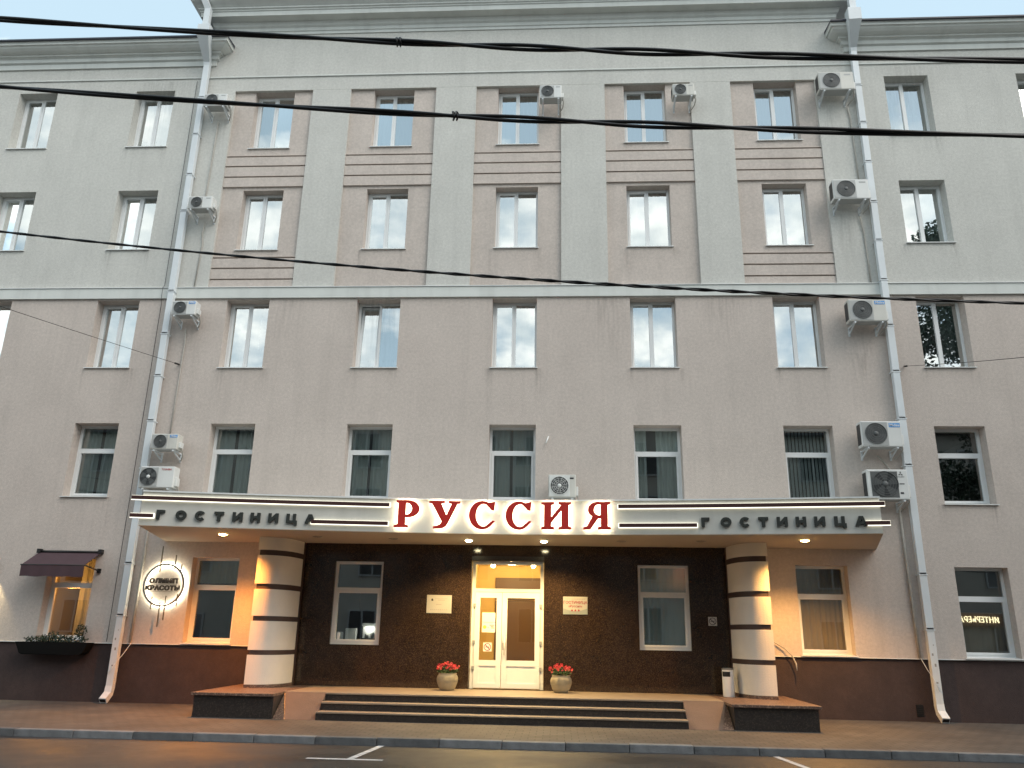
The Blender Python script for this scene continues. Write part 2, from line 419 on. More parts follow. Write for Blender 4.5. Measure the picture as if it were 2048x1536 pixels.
for i in range(-24, 26):
    o = link('kerb_stone', kme, kerb, (i+0.13, 0.004*math.sin(i*2.3), 0.004*math.sin(i*1.7)))
lines = MB()
def line(x0, y0, x1, y1, w):
    d = Vector((x1-x0, y1-y0, 0)).normalized(); q = Vector((-d.y, d.x, 0))*w/2
    a, b = Vector((x0, y0, ROAD_Z+0.004)), Vector((x1, y1, ROAD_Z+0.004))
    lines.quad(a-q, b-q, b+q, a+q)
line(-2.78, -4.95+0.05-0.2, -2.93, -6.52, 0.1)
line(-3.55, -6.57, -2.45, -6.57, 0.1)
line(3.36, -5.15, 3.56, -6.52, 0.1)
line(3.0, -6.57, 4.2, -6.57, 0.1)
line(-9.1, -5.15, -9.25, -6.52, 0.1)
lp = lines.build('parking_marking', M['line']); struct(lp)

# ------------------------------------------------------------------ hotel building
hotel = thing('hotel_building', 'long four storey plastered hotel with pale pilasters, white framed windows and brown plinth', 'building')
# window columns (x0, x1) and rows (z0, z1) of the openings
CX = {'L2': (-12.05, -10.92), 'L1': (-15.52, -14.39), 'c1': (-8.57, -7.45), 'c2': (-5.15, -4.02), 'c3': (-1.65, -0.52),
      'c4': (1.83, 2.97), 'c5': (5.37, 6.52), 'R1': (8.86, 10.02), 'R2': (12.33, 13.48)}
RZ = {5: (14.40, 16.232), 4: (11.28, 13.07), 3: (7.95, 9.80), 2: (4.65, 6.48), 1: (1.31, 3.23)}
RW5 = (14.46, 16.30)   # wings, top row
openings = []
for c, (a, b) in CX.items():
    for r, (z0, z1) in RZ.items():
        if r == 5 and c[0] != 'c': z0, z1 = RW5
        if c == 'c3' and r == 1: continue
        openings.append((c, r, a, b, z0, z1))

def holed_sheet(name, x0, x1, z0, z1, y, holes, m, depth_to, parent=hotel, reveal_mat=None):
    """wall sheet at depth y with rectangular openings and their reveals back to depth_to"""
    holes = [h for h in holes if h[1] > x0 and h[0] < x1 and h[3] > z0 and h[2] < z1]
    xs = sorted({x0, x1} | {max(x0, h[0]) for h in holes} | {min(x1, h[1]) for h in holes})
    zs = sorted({z0, z1} | {max(z0, h[2]) for h in holes} | {min(z1, h[3]) for h in holes})
    b = MB(); bm = b.bm; V = {}
    def v(x, z):
        if (x, z) not in V: V[(x, z)] = bm.verts.new((x, y, z))
        return V[(x, z)]
    for i in range(len(xs)-1):
        for j in range(len(zs)-1):
            cx, cz = (xs[i]+xs[i+1])/2, (zs[j]+zs[j+1])/2
            if any(h[0] < cx < h[1] and h[2] < cz < h[3] for h in holes): continue
            bm.faces.new((v(xs[i], zs[j]), v(xs[i+1], zs[j]), v(xs[i+1], zs[j+1]), v(xs[i], zs[j+1])))
    for (a, c, d, e) in [h[:4] for h in holes]:
        a, c, d, e = max(a, x0), min(c, x1), max(d, z0), min(e, z1)
        k = depth_to
        b.quad((a, y, d), (a, k, d), (a, k, e), (a, y, e)); b.quad((c, y, d), (c, y, e), (c, k, e), (c, k, d))
        b.quad((a, y, d), (c, y, d), (c, k, d), (a, k, d)); b.quad((a, y, e), (a, k, e), (c, k, e), (c, y, e))
    # do not recalc normals blindly: fine for open sheets
    return b.build(name, m, parent)
H = [(a, b, z0, z1, c, r) for (c, r, a, b, z0, z1) in openings]
REV = 0.42
XL, XR = -26.0, 22.0
PANELS = [(-9.15, -6.90), (-5.81, -3.39), (-2.26, 0.10), (1.30, 3.64), (4.73, 7.01)]
CLX0, CLX1 = -5.93, 3.82
# lower wall, in three sheets round the stone cladding
low = [h for h in H if h[5] <= 3]
holed_sheet('wall', XL, XR, 3.6, 9.83, 0, low, M['pink_plaster'], REV)
holed_sheet('wall', XL, CLX0, 1.27, 3.6, 0, low, M['pink_plaster'], REV)
holed_sheet('wall', CLX1, XR, 1.27, 3.6, 0, low, M['pink_plaster'], REV)
# stone cladding with the door portal
DOOR = (-1.965, -0.30, 0.40, 3.34)
clad_h = [h for h in H if h[4] in ('c2', 'c4') and h[5] == 1]
holed_sheet('granite_cladding', CLX0, CLX1, 0.40, 3.598, -0.012, [(h[0], h[1], 1.34, 3.18) for h in clad_h]+[DOOR], M['granite'], REV)
# plinth, a little behind the plaster, with a thin white drip edge above it
for (a, b) in ((XL, CLX0), (CLX1, XR)):
    MB().box(a, b, 0.03, 0.25, -0.2, 1.262).build('plinth', M['plinth'], hotel)
    MB().box(a, b, -0.018, 0.05, 1.258, 1.273).build('drip_edge', M['sill'], hotel)
# string course
MB().box(XL, XR, -0.06, 0.02, 9.832, 10.118).build('string_course', M['moulding'], hotel)
MB().box(XL, XR, -0.085, 0.02, 10.121, 10.137).build('course_flashing', M['sill'], hotel)
# upper wall: wings
wing = [h for h in H if h[5] >= 4]
holed_sheet('wall', XL, PANELS[0][0], 10.137, 17.3, 0, wing, M['grey_plaster'], REV)
holed_sheet('wall', PANELS[-1][1], XR, 10.137, 17.3, 0, wing, M['grey_plaster'], REV)
MB().quad((PANELS[0][0], 0, 10.137), (PANELS[0][0], .1, 10.137), (PANELS[0][0], .1, 16.24), (PANELS[0][0], 0, 16.24)).build('panel_reveal', M['grey_plaster'], hotel)
MB().quad((PANELS[-1][1], 0, 10.137), (PANELS[-1][1], .1, 10.137), (PANELS[-1][1], .1, 16.24), (PANELS[-1][1], 0, 16.24)).build('panel_reveal', M['grey_plaster'], hotel)
# attic of the middle block
b = MB(); b.box(PANELS[0][0], PANELS[-1][1], 0.0, 0.3, 16.236, 18.6)
b.build('attic_wall', M['grey_plaster'], hotel)
MB().box(-9.95, PANELS[0][0], 0.0, 0.3, 17.3, 18.6).build('attic_wall', M['grey_plaster'], hotel)
MB().box(PANELS[-1][1], 7.80, 0.0, 0.3, 17.3, 18.6).build('attic_wall', M['grey_plaster'], hotel)
MB().box(-9.95, -9.75, 0.3, 12, 17.3, 18.6).build('attic_wall', M['grey_plaster'], hotel)
MB().box(7.6, 7.80, 0.3, 12, 17.3, 18.6).build('attic_wall', M['grey_plaster'], hotel)
# drip ledge line under the attic
MB().box(XL, XR, -0.035, 0.02, 16.675, 16.715, bev=0.006).build('attic_ledge', M['moulding'], hotel)
# pilasters between the recessed panels
for i in range(4):
    MB().box(PANELS[i][1], PANELS[i+1][0], 0.0, 0.3, 10.137, 16.232).build('pilaster', M['grey_plaster'], hotel)
PY = 0.085
for i, (a, b_) in enumerate(PANELS):
    hh = [(h[0], h[1], h[2], 16.232 if h[5] == 5 else h[3]) for h in wing if h[4] == 'c%d' % (i+1)]
    holed_sheet('recessed_panel', a, b_, 10.137, 16.232, PY, hh, M['panel_plaster'], REV)
# lapped boards across the panels: each its own piece
def boards(a, b_, lines_, name='relief_board'):
    for k in range(len(lines_)-1):
        top, bot = lines_[k], lines_[k+1]
        w = b_-a-0.006
        m = MB(); y0 = PY-0.048
        m.prism([(a+.003, PY+.01, top-.04), (a+.003, y0, top-.04), (a+.003, y0-.006, bot), (a+.003, PY+.01, bot)], (w, 0, 0))
        m.build(name, M['panel_plaster'], hotel)
for i, (a, b_) in enumerate(PANELS):
    boards(a, b_, [14.13, 13.82, 13.49, 13.165])
    MB().box(a+.003, b_-.003, PY-.05, PY+.01, 14.13, 14.15).build('relief_strip', M['panel_plaster'], hotel)
    if i in (0, 4):
        boards(a, b_, [11.045, 10.74, 10.42, 10.15])
        MB().box(a+.003, b_-.003, PY-.05, PY+.01, 11.045, 11.065).build('relief_strip', M['panel_plaster'], hotel)

def cornice(name, prof, x_from, x_end, side, m, zroof=None):
    """profile [(p, z)] swept along X at depth -p, mitred and returned to the wall at x_end (side +1: return on the right)"""
    b = MB(); bm = b.bm; rows = []
    for (p, z) in prof:
        rows.append([bm.verts.new((x_from, -p, z)), bm.verts.new((x_end+side*p, -p, z)), bm.verts.new((x_end+side*p, 0.3, z))])
    for i in range(len(prof)-1):
        for k in range(2):
            bm.faces.new((rows[i][k], rows[i][k+1], rows[i+1][k+1], rows[i+1][k]))
    return b.build(name, m, hotel)
wprof = [(0, 17.09), (.05, 17.09), (.05, 17.25), (.11, 17.28), (.115, 17.38), (.17, 17.42), (.2, 17.42), (.21, 17.46), (.27, 17.47), (.34, 17.50), (.41, 17.55), (.44, 17.60), (.48, 17.60), (.48, 17.68), (.5, 17.69)]
cornice('wing_cornice', wprof, XL, -9.86, 1, M['moulding'])
cornice('wing_cornice', wprof, XR, 7.92, -1, M['moulding'])
# dark metal roof edges of the wings, with a low pitch behind
def wing_roof(x0, x1):
    b = MB()
    b.prism([(x0, -.56, 17.69), (x0, -.56, 17.735), (x0, 0.0, 17.80), (x0, 6, 18.9), (x0, 6, 17.69)], (x1-x0, 0, 0))
    return b.build('roof', M['roof'], hotel)
wing_roof(XL, -9.36); wing_roof(7.42, XR)
def railing(x0, x1):
    b = MB(); y = 0.5; z = 17.86
    b.tube([(x0, y, z+.28), (x1, y, z+.28)], .012, 6); b.tube([(x0, y, z+.14), (x1, y, z+.14)], .01, 6)
    n = int((x1-x0)/1.6)
    for k in range(n+1): b.tube([(x0+k*1.6, y, z-.1), (x0+k*1.6, y, z+.3)], .014, 6)
    b.build('roof_railing', M['iron'], hotel)
railing(-26, -10.4); railing(9.2, 22)
# main cornice
cprof = [(0, 18.14), (.03, 18.14), (.03, 18.22), (.06, 18.24), (.06, 18.34), (.11, 18.38), (.14, 18.46), (.16, 18.5), (.40, 18.5), (.40, 18.64), (.43, 18.66), (.43, 18.69), (.47, 18.71), (.47, 18.75), (.53, 18.80), (.62, 18.86), (.66, 18.90), (.66, 19.02), (.7, 19.03)]
def cornice2(name, prof, x0, x1, m):
    b = MB(); bm = b.bm; rows = []
    for (p, z) in prof:
        rows.append([bm.verts.new((x0-p, 12, z)), bm.verts.new((x0-p, -p, z)), bm.verts.new((x1+p, -p, z)), bm.verts.new((x1+p, 12, z))])
    for i in range(len(prof)-1):
        for k in range(3):
            bm.faces.new((rows[i][k], rows[i][k+1], rows[i+1][k+1], rows[i+1][k]))
    bm.faces.new(rows[-1])
    return b.build(name, m, hotel)
cornice2('main_cornice', cprof, -9.90, 7.72, M['moulding'])
MB().box(-10.64, 8.46, -.78, -.66, 19.0, 19.12).build('eaves_gutter', M['tin'], hotel)
MB().box(-10.64, 8.46, -.74, 12, 19.04, 19.10).build('roof', M['roof'], hotel)
# back, sides and storey floors (the shell behind the windows)
b = MB()
b.box(XL, XR, 7.0, 7.2, -0.2, 17.68)
for z in (0.40, 3.75, 7.05, 10.35, 13.65, 16.95): b.box(XL, XR, REV+.03, 7.0, z-.15, z)
for x in (XL, -13.2, -9.75, -6.3, -2.85, .6, 4.1, 7.7, 11.2, XR-.1): b.box(x, x+.1, REV+.03, 7.0, -.2, 17.6)
b.build('interior', M['room'], hotel)

# ---- windows
def frame_bars(b, x0, x1, z0, z1, t, y0, y1):
    b.box(x0, x0+t, y0, y1, z0, z1); b.box(x1-t, x1, y0, y1, z0, z1)
    b.box(x0+t, x1-t, y0, y1, z0, z0+t); b.box(x0+t, x1-t, y0, y1, z1-t, z1)
WMESH = {}
SASH = {}
def window_meshes(kind, w, h):
    key = (kind, round(w, 2), round(h, 2))
    if key in WMESH: return WMESH[key]
    f = MB(); panes = []
    y0, y1 = 0.0, 0.07
    if kind == 'double':
        t = .055
        frame_bars(f, 0, w, 0, h, t, y0, y1)
        mc = w*.5
        f.box(mc-.028, mc+.028, y0, y1, t, h-t)
        s = .045
        sb = MB(); frame_bars(sb, t+.001, mc-.029, t+.001, h-t-.001, s, y0-.012, y1-.02); SASH[key] = sb.mesh('sash', M['pvc'])
        panes = [(t+s, mc-.028-s, t+s, h-t-s), (mc+.028, w-t, t, h-t)]
        hd = MB()
    else:
        t = .06; zt = h*.66
        frame_bars(f, 0, w, 0, h, t, y0, y1)
        f.box(t, w-t, y0, y1, zt-.035, zt+.035)
        s = .05
        frame_bars(f, t, w-t, t, zt-.035, s, y0-.012, y1-.02)
        panes = [(t+s, w-t-s, t+s, zt-.035-s), (t, w-t, zt+.035, h-t)]
    fm = f.mesh('window', M['pvc'])
    pms = []
    for (a, b, c, d) in panes:
        p = MB(); p.quad((a-.01, .03, c-.01), (b+.01, .03, c-.01), (b+.01, .03, d+.01), (a-.01, .03, d+.01))
        pms.append(p)
    WMESH[key] = (fm, panes)
    return WMESH[key]
PANE_CACHE = {}
def pane_mesh(a, b, c, d, m):
    k = (round(a, 3), round(b, 3), round(c, 3), round(d, 3), m.name)
    if k not in PANE_CACHE:
        p = MB(); p.quad((a-.008, .03, c-.008), (b+.008, .03, c-.008), (b+.008, .03, d+.008), (a-.008, .03, d+.008))
        PANE_CACHE[k] = p.mesh('pane', m)
    return PANE_CACHE[k]
def curtain_mesh(w, h, m, seed, x0=0, x1=None, amp=.03, freq=9.0, z0=0.0):
    rnd = random.Random(seed); x1 = w if x1 is None else x1
    b = MB(); bm = b.bm; n = 56; ph = rnd.random()*6
    cols = []
    for i in range(n+1):
        x = x0+(x1-x0)*i/n
        y = amp*math.sin(freq*2*PI*x/1.1+ph+1.3*math.sin(x*5+seed))+.012*math.sin(x*31+seed)
        cols.append((bm.verts.new((x, y, z0)), bm.verts.new((x+.01*math.sin(i), y*.7, h))))
    for i in range(n):
        f = bm.faces.new((cols[i][0], cols[i+1][0], cols[i+1][1], cols[i][1])); f.smooth = True
    return b.mesh('curtain', m)
def blind_mesh(w, h):
    b = MB()
    k = 0; x = .04
    while x < w-.05:
        b.quad((x, -.02, .03), (x+.075, .03, .03), (x+.075, .03, h), (x, -.02, h)); x += .085
    return b.mesh('vertical_blind', M['blind'])
SILLS = {}
def sill_mesh(w, dep):
    k = (round(w, 2), round(dep, 2))
    if k not in SILLS:
        b = MB(); b.prism([(-.03, -dep-.05, -.012), (-.03, -dep-.05, -.03), (-.03, 0.01, .006), (-.03, 0.01, .02)], (w+.06, 0, 0)); SILLS[k] = b.mesh('sill', M['sill'])
    return SILLS[k]
WY = 0.30
n_w = 0
for (c, r, a, b, z0, z1) in openings:
    n_w += 1
    w, kind = b-a, ('double' if r >= 3 else 'transom')
    dark_stone = (r == 1 and c in ('c2', 'c4'))
    if dark_stone: z0, z1 = 1.34, 3.18
    y = WY
    if r == 1: y = 0.24 if not dark_stone else 0.06
    if r == 5 and c[0] == 'c' or r == 4 and c[0] == 'c': y = PY+.25
    h = z1-z0
    fm, panes = window_meshes(kind, w, h)
    wo = link('window', fm, hotel, (a, y, z0))
    gm = M['glass'] if r >= 3 else M['glass_low']
    tilt = -.075 if (c, r) == ('c2', 3) else 0
    for qi, q in enumerate(panes):
        o_ = link('pane', pane_mesh(*q, gm), wo)
        kk = 0.0 if (c, r) == ('R1', 1) else .01
        rx = tilt if (qi == 0 and tilt) else random.uniform(-kk, kk)
        o_.rotation_euler = (rx, 0, random.uniform(-kk, kk))
        if qi == 0 and tilt: o_.location = (0, .005, 0)
    if kind == 'double':
        so_ = link('sash', SASH[('double', round(w, 2), round(h, 2))], wo)
        if tilt: so_.rotation_euler = (tilt, 0, 0); so_.location = (0, .005, 0)
    dep = y - (PY if (r >= 4 and c[0] == 'c') else 0)
    if not dark_stone: link('sill', sill_mesh(w, dep), wo)
    if r >= 3:
        link('curtain', curtain_mesh(w, h, M['curtain'], n_w, amp=.03, freq=8), wo, (0, .2, 0))
    elif r == 2:
        if c == 'c5': link('vertical_blind', blind_mesh(w, h), wo, (0, .16, 0))
        elif c == 'R1': pass
        else:
            link('curtain', curtain_mesh(w, h, M['curtain_dim'], n_w, 0, w*(.44 if c != 'c4' else .3), .035, 7), wo, (0, .13, 0))
            link('curtain', curtain_mesh(w, h, M['curtain_dim'], n_w+50, w*.5, w, .035, 8), wo, (0, .15, 0))
    elif r == 1:
        if c == 'c5': link('curtain', curtain_mesh(w, h, M['curtain_brown'], n_w, amp=.025, freq=9), wo, (0, .11, 0))
        elif c == 'c4': link('curtain', curtain_mesh(w, h, M['curtain_dim'], n_w, 0, w*.97, .02, 6), wo, (0, .12, 0))
        elif c == 'R1': link('curtain', curtain_mesh(w, h*.5, M['curtain_brown'], n_w, amp=.02, freq=7), wo, (0, .2, 0))
        elif c == 'c1': link('curtain', curtain_mesh(w, h, M['curtain_dim'], n_w, amp=.02, freq=9, z0=h*.7), wo, (0, .16, 0))
        elif c == 'L2': link('curtain', curtain_mesh(w, h, M['curtain'], n_w, w*.55, w, .03, 7), wo, (0, .2, 0))

# ---- faint rain stains on the plaster under sill ends and below the air conditioners
def stain_mat():
    m, n, l, o = nt('rain_stain')
    d = n.new('ShaderNodeBsdfDiffuse'); d.inputs[0].default_value = (0.13, 0.12, 0.105, 1)
    t = n.new('ShaderNodeBsdfTransparent'); mx = n.new('ShaderNodeMixShader'); l.new(t.outputs[0], mx.inputs[1]); l.new(d.outputs[0], mx.inputs[2]); l.new(mx.outputs[0], o.inputs[0])
    tc_ = n.new('ShaderNodeTexCoord'); sp = n.new('ShaderNodeSeparateXYZ'); l.new(tc_.outputs['Generated'], sp.inputs[0])
    g_ = n.new('ShaderNodeNewGeometry'); mp = n.new('ShaderNodeMapping'); mp.inputs['Scale'].default_value = (16, 16, 1.1); l.new(g_.outputs['Position'], mp.inputs[0])
    nz = n.new('ShaderNodeTexNoise'); nz.inputs['Scale'].default_value = 1; nz.inputs['Detail'].default_value = 5; l.new(mp.outputs[0], nz.inputs['Vector'])
    rp = n.new('ShaderNodeMapRange'); rp.inputs[1].default_value = .42; rp.inputs[2].default_value = .75; l.new(nz.outputs['Fac'], rp.inputs[0])
    # fade: x edges and downwards
    a = n.new('ShaderNodeMath'); a.operation = 'PINGPONG'; a.inputs[1].default_value = .5; l.new(sp.outputs['X'], a.inputs[0])
    b = n.new('ShaderNodeMath'); b.operation = 'MULTIPLY'; l.new(a.outputs[0], b.inputs[0]); l.new(sp.outputs['Z'], b.inputs[1])
    c = n.new('ShaderNodeMath'); c.operation = 'MULTIPLY'; l.new(b.outputs[0], c.inputs[0]); l.new(rp.outputs[0], c.inputs[1])
    e = n.new('ShaderNodeMath'); e.operation = 'MULTIPLY'; e.inputs[1].default_value = .55; l.new(c.outputs[0], e.inputs[0]); l.new(e.outputs[0], mx.inputs[0])
    return m
STAIN = stain_mat()
rs_ = random.Random(4)
def stain(xc, ztop, w, h, y):
    b = MB(); b.quad((xc-w/2, y, ztop-h), (xc+w/2, y, ztop-h), (xc+w/2, y, ztop), (xc-w/2, y, ztop))
    o_ = b.build('rain_stain', STAIN, hotel)
for (c, r, a, b, z0, z1) in openings:
    if r in (2, 3, 4, 5) and c != 'L1':
        y_ = (PY if r >= 4 and c[0] == 'c' else 0)-.003
        if r == 2 and c[0] == 'c': continue
        hmax = .55 if r == 5 and c[0] == 'c' else 1.1
        if r == 5 and c[0] == 'c': hmax = .22
        if r == 4 and c in ('c1', 'c5'): hmax = .2
        for ex in (a-.0, b+.0):
            stain(ex+rs_.uniform(-.08, .08), z0-.03, rs_.uniform(.25, .5), min(hmax, rs_.uniform(.5, 1.2)), y_)
for (xc, zt) in ((-9.4, 15.3), (-9.35, 9.1), (-9.4, 5.6), (7.3, 15.4), (7.4, 12.1), (7.45, 8.85), (7.35, 8.3)):
    stain(xc, zt, .7, 1.5 if zt > 6 else .5, -.003)
for (xc, zt, w_, h_) in ((-11.2, 16.6, 2.4, 2.0), (9.5, 16.6, 2.0, 1.6), (-4.6, 9.8, 1.6, 1.7), (1.2, 9.8, 1.5, 1.9), (-7.0, 9.8, 1.2, 1.4), (4.2, 9.8, 1.5, 1.6)):
    stain(xc, zt, w_, h_, -.003)

# ---- entrance door in its portal
MB().box(DOOR[0], DOOR[1], 0.0, REV, 3.235, 3.34).build('portal_soffit', M['dark_granite'], hotel)
door = MB()
DY = 0.14
x0, x1 = -1.955, -0.31
door.box(x0, x0+.075, DY, DY+.08, .455, 3.23); door.box(x1-.075, x1, DY, DY+.08, .455, 3.23)
door.box(x0+.075, x1-.075, DY, DY+.08, 2.545, 2.62); door.box(x0+.075, x1-.075, DY, DY+.08, 3.16, 3.23)
de = door.build('entrance_door', M['pvc'], hotel)
p = MB(); p.quad((x0+.07, DY+.04, 2.615), (x1-.07, DY+.04, 2.615), (x1-.07, DY+.04, 3.165), (x0+.07, DY+.04, 3.165))
p.build('transom_pane', M['glass_door'], de)
def leaf(a, b, name):
    f = MB(); z0, z1 = .475, 2.535; y0, y1 = DY-.02, DY+.05
    t = .115
    f.box(a, a+t, y0, y1, z0, z1); f.box(b-t, b, y0, y1, z0, z1)
    f.box(a+t, b-t, y0, y1, z1-.12, z1); f.box(a+t, b-t, y0, y1, z0, z0+.1); f.box(a+t, b-t, y0, y1, .94, 1.06)
    f.box(a+t, b-t, y0+.02, y1-.02, z0+.1, .94)
    o = f.build(name, M['pvc'], de)
    p = MB(); p.quad((a+t-.005, DY+.015, 1.055), (b-t+.005, DY+.015, 1.055), (b-t+.005, DY+.015, z1-.115), (a+t-.005, DY+.015, z1-.115))
    p.build('door_pane', M['glass_door'], de)
    return o
leaf(-1.875, -1.262, 'door_leaf'); leaf(-1.252, -.39, 'door_leaf')
hb = MB(); hb.tube([(-1.185, DY-.02, 1.19), (-1.185, DY-.085, 1.19), (-1.185, DY-.085, 1.57), (-1.185, DY-.02, 1.57)], .017, 8)
hb.build('door_handle', M['white'], de)
MB().box(-1.225, -1.165, DY-.03, DY-.018, 1.28, 1.44).build('lock_plate', M['steel'], de)
for hx in (-1.885, -.375):
    for hz in (.9, 1.45, 2.25):
        h_ = MB(); h_.box(hx-.03, hx+.03, DY-.035, DY-.015, hz-.05, hz+.03, bev=.004); h_.build('hinge', M['grey_trim'], de)
# notices on the left leaf
nz = thing('door_notice', 'two white paper sheets taped to the glass of the narrow left door leaf', 'notice', (-1.555, DY+.005, 1.87))
MB().box(-.15, .15, -.004, 0, .01, .215).build('sheet', M['paper'], nz)
MB().box(-.15, .15, -.004, 0, -.215, .005).build('sheet', M['paper'], nz)
p = MB(); p.lathe([(.04, 0), (.04, -.003)], (-.09, -.0045, -.1), 16, axis='y'); p.build('yellow_dot', M['yellow_dot'], nz)
for k, (a_, b_, z_) in enumerate(((-.11, .1, -.012), (.02, .13, -.07), (.05, .12, -.1), (-.02, .0, -.12), (.06, .13, -.13))):
    MB().box(a_, b_, -.0065, -.0045, z_, z_+(.006 if k == 0 else .02)).build('print', M['ink_grey'], nz)
def no_smoking(label, x, y, z, s, ink, plate='paper'):
    t = thing('no_smoking_sign', label, 'sign', (x, y, z), 'no smoking signs')
    MB().box(-s/2, s/2, -.006, 0, -s/2, s/2).build('plate', M[plate], t)
    b = MB(); bm = b.bm; n = 32
    R, r_ = s*.42, s*.35
    vo = [bm.verts.new((R*math.cos(2*PI*k/n), -.008, R*math.sin(2*PI*k/n))) for k in range(n)]
    vi = [bm.verts.new((r_*math.cos(2*PI*k/n), -.008, r_*math.sin(2*PI*k/n))) for k in range(n)]
    for k in range(n): bm.faces.new((vo[k], vo[(k+1) % n], vi[(k+1) % n], vi[k]))
    b.build('ring', ink, t)
    c, d = r_*.72, s*.03
    b = MB(); b.quad((-c-d, -.010, c-d), (-c+d, -.010, c+d), (c+d, -.010, -c+d), (c-d, -.010, -c-d)); b.build('slash', ink, t)
    b = MB(); b.quad((-.25*s, -.009, -.04*s), (.12*s, -.009, -.04*s), (.12*s, -.009, .03*s), (-.25*s, -.009, .03*s))
    b.quad((.14*s, -.009, -.04*s), (.22*s, -.009, -.04*s), (.22*s, -.009, .03*s), (.14*s, -.009, .03*s))
    b.quad((.16*s, -.009, .06*s), (.19*s, -.009, .06*s), (.26*s, -.009, .2*s), (.22*s, -.009, .2*s))
    b.build('cigarette', M['ink'], t)
no_smoking('white square no smoking sticker with red ring on the door glass', -1.57, DY+.005, 1.34, .19, M['ink_red'])
no_smoking('grey no smoking plate on the dark stone wall above the white bin', 3.455, -.014, 1.975, .19, M['ink'], 'plaque')
# vestibule behind the door
v = MB()
VX0, VX1, VY = -2.05, -.22, 2.6
v.quad((VX0, REV, .45), (VX0, VY, .45), (VX0, VY, 3.45), (VX0, REV, 3.45))
v.quad((VX1, REV, .45), (VX1, REV, 3.45), (VX1, VY, 3.45), (VX1, VY, .45))
v.quad((VX0, REV-.15, 3.32), (VX1, REV-.15, 3.32), (VX1, VY, 3.32), (VX0, VY, 3.32))
v.quad((VX0, VY, .45), (VX1, VY, .45), (VX1, VY, 3.45), (VX0, VY, 3.45))
vest = v.build('vestibule', M['lobby'], hotel)
MB().box(VX0, VX1, REV-.2, VY, .40, .452).build('vestibule_floor', M['landing'], hotel)
b = MB(); b.box(-1.6, -.45, VY-.06, VY-.01, .46, 2.45); b.build('inner_door', M['lobby_dark'], hotel)
b = MB(); b.box(-1.6, -.42, VY-.08, VY-.062, 2.46, 3.02); b.build('inner_transom', M['lobby_dark'], hotel)
for lx in (-1.62, -.60):
    t = thing('vestibule_lamp', 'round spot lamp glowing behind the door transom, %s' % ('above the narrow leaf' if lx < -1 else 'above the wide leaf'), 'ceiling lamp', (lx, 1.9, 3.315), 'lamps inside the entrance')
    b = MB(); b.lathe([(.035, 0), (.055, -.02), (.05, -.06), (.03, -.085)], (0, 0, 0), 16); b.build('bulb', M['lamp_warm'], t)
    b = MB(); b.lathe([(.075, .005), (.08, -.015), (.06, -.02)], (0, 0, 0), 16); b.build('trim_ring', M['steel'], t)
ld = bpy.data.lights.new('vestibule_light', 'POINT'); ld.energy = 40; ld.color = (1, .75, .35); ld.shadow_soft_size = .1
lo = link('vestibule_light', ld, hotel, (-1.1, 1.1, 3.0))

# ---- canopy: concave front, flat soffit
CXM = -1.10
def fas_y(x): return -2.15-.83*(abs(x-CXM)/7.33)**1.5
FX0, FX1 = -8.43, 6.23
SZ, TZ = 3.588, 4.29
NF = 48
fx = [FX0+(FX1-FX0)*i/NF for i in range(NF+1)]
def canopy_slab(name, z0, z1, m, off=0.0, back=True):
    b = MB(); bm = b.bm
    pts = [(x, fas_y(x)-off) for x in fx]
    pts = [(-9.30, -.001)]+pts+[(7.20, -.001)]
    lo_ = [bm.verts.new((x, y, z0)) for x, y in pts]; hi_ = [bm.verts.new((x, y, z1)) for x, y in pts]
    n = len(pts)
    for i in range(n-1): bm.faces.new((lo_[i], lo_[i+1], hi_[i+1], hi_[i]))
    # fill top and bottom as strips towards the wall
    for ring, zz in ((lo_, z0), (hi_, z1)):
        bk = [bm.verts.new((-9.30+16.5*i/(n-1), -.001, zz)) for i in range(n)]
        for i in range(n-1):
            if i == 0: bm.faces.new((ring[0], ring[1], bk[1]))
            elif i == n-2: bm.faces.new((ring[i], ring[i+1], bk[i]))
            else: bm.faces.new((ring[i], ring[i+1], bk[i+1], bk[i]))
    return b.build(name, m, hotel)
def soften(o):
    return o
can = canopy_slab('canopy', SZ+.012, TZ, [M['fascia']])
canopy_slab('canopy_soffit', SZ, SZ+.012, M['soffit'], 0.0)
b = MB(); bm = b.bm
for sx in range(NF):
    x_a, x_b = fx[sx], fx[sx+1]
    for (o1, o2, zz) in ((.03, -.12, TZ+.012),):
        b.quad((x_a, fas_y(x_a)-o1, zz), (x_b, fas_y(x_b)-o1, zz), (x_b, fas_y(x_b)-o2, zz+.01), (x_a, fas_y(x_a)-o2, zz+.01))
        b.quad((x_a, fas_y(x_a)-o1, zz-.03), (x_b, fas_y(x_b)-o1, zz-.03), (x_b, fas_y(x_b)-o1, zz), (x_a, fas_y(x_a)-o1, zz))
b.build('canopy_flashing', M['sill'], hotel)

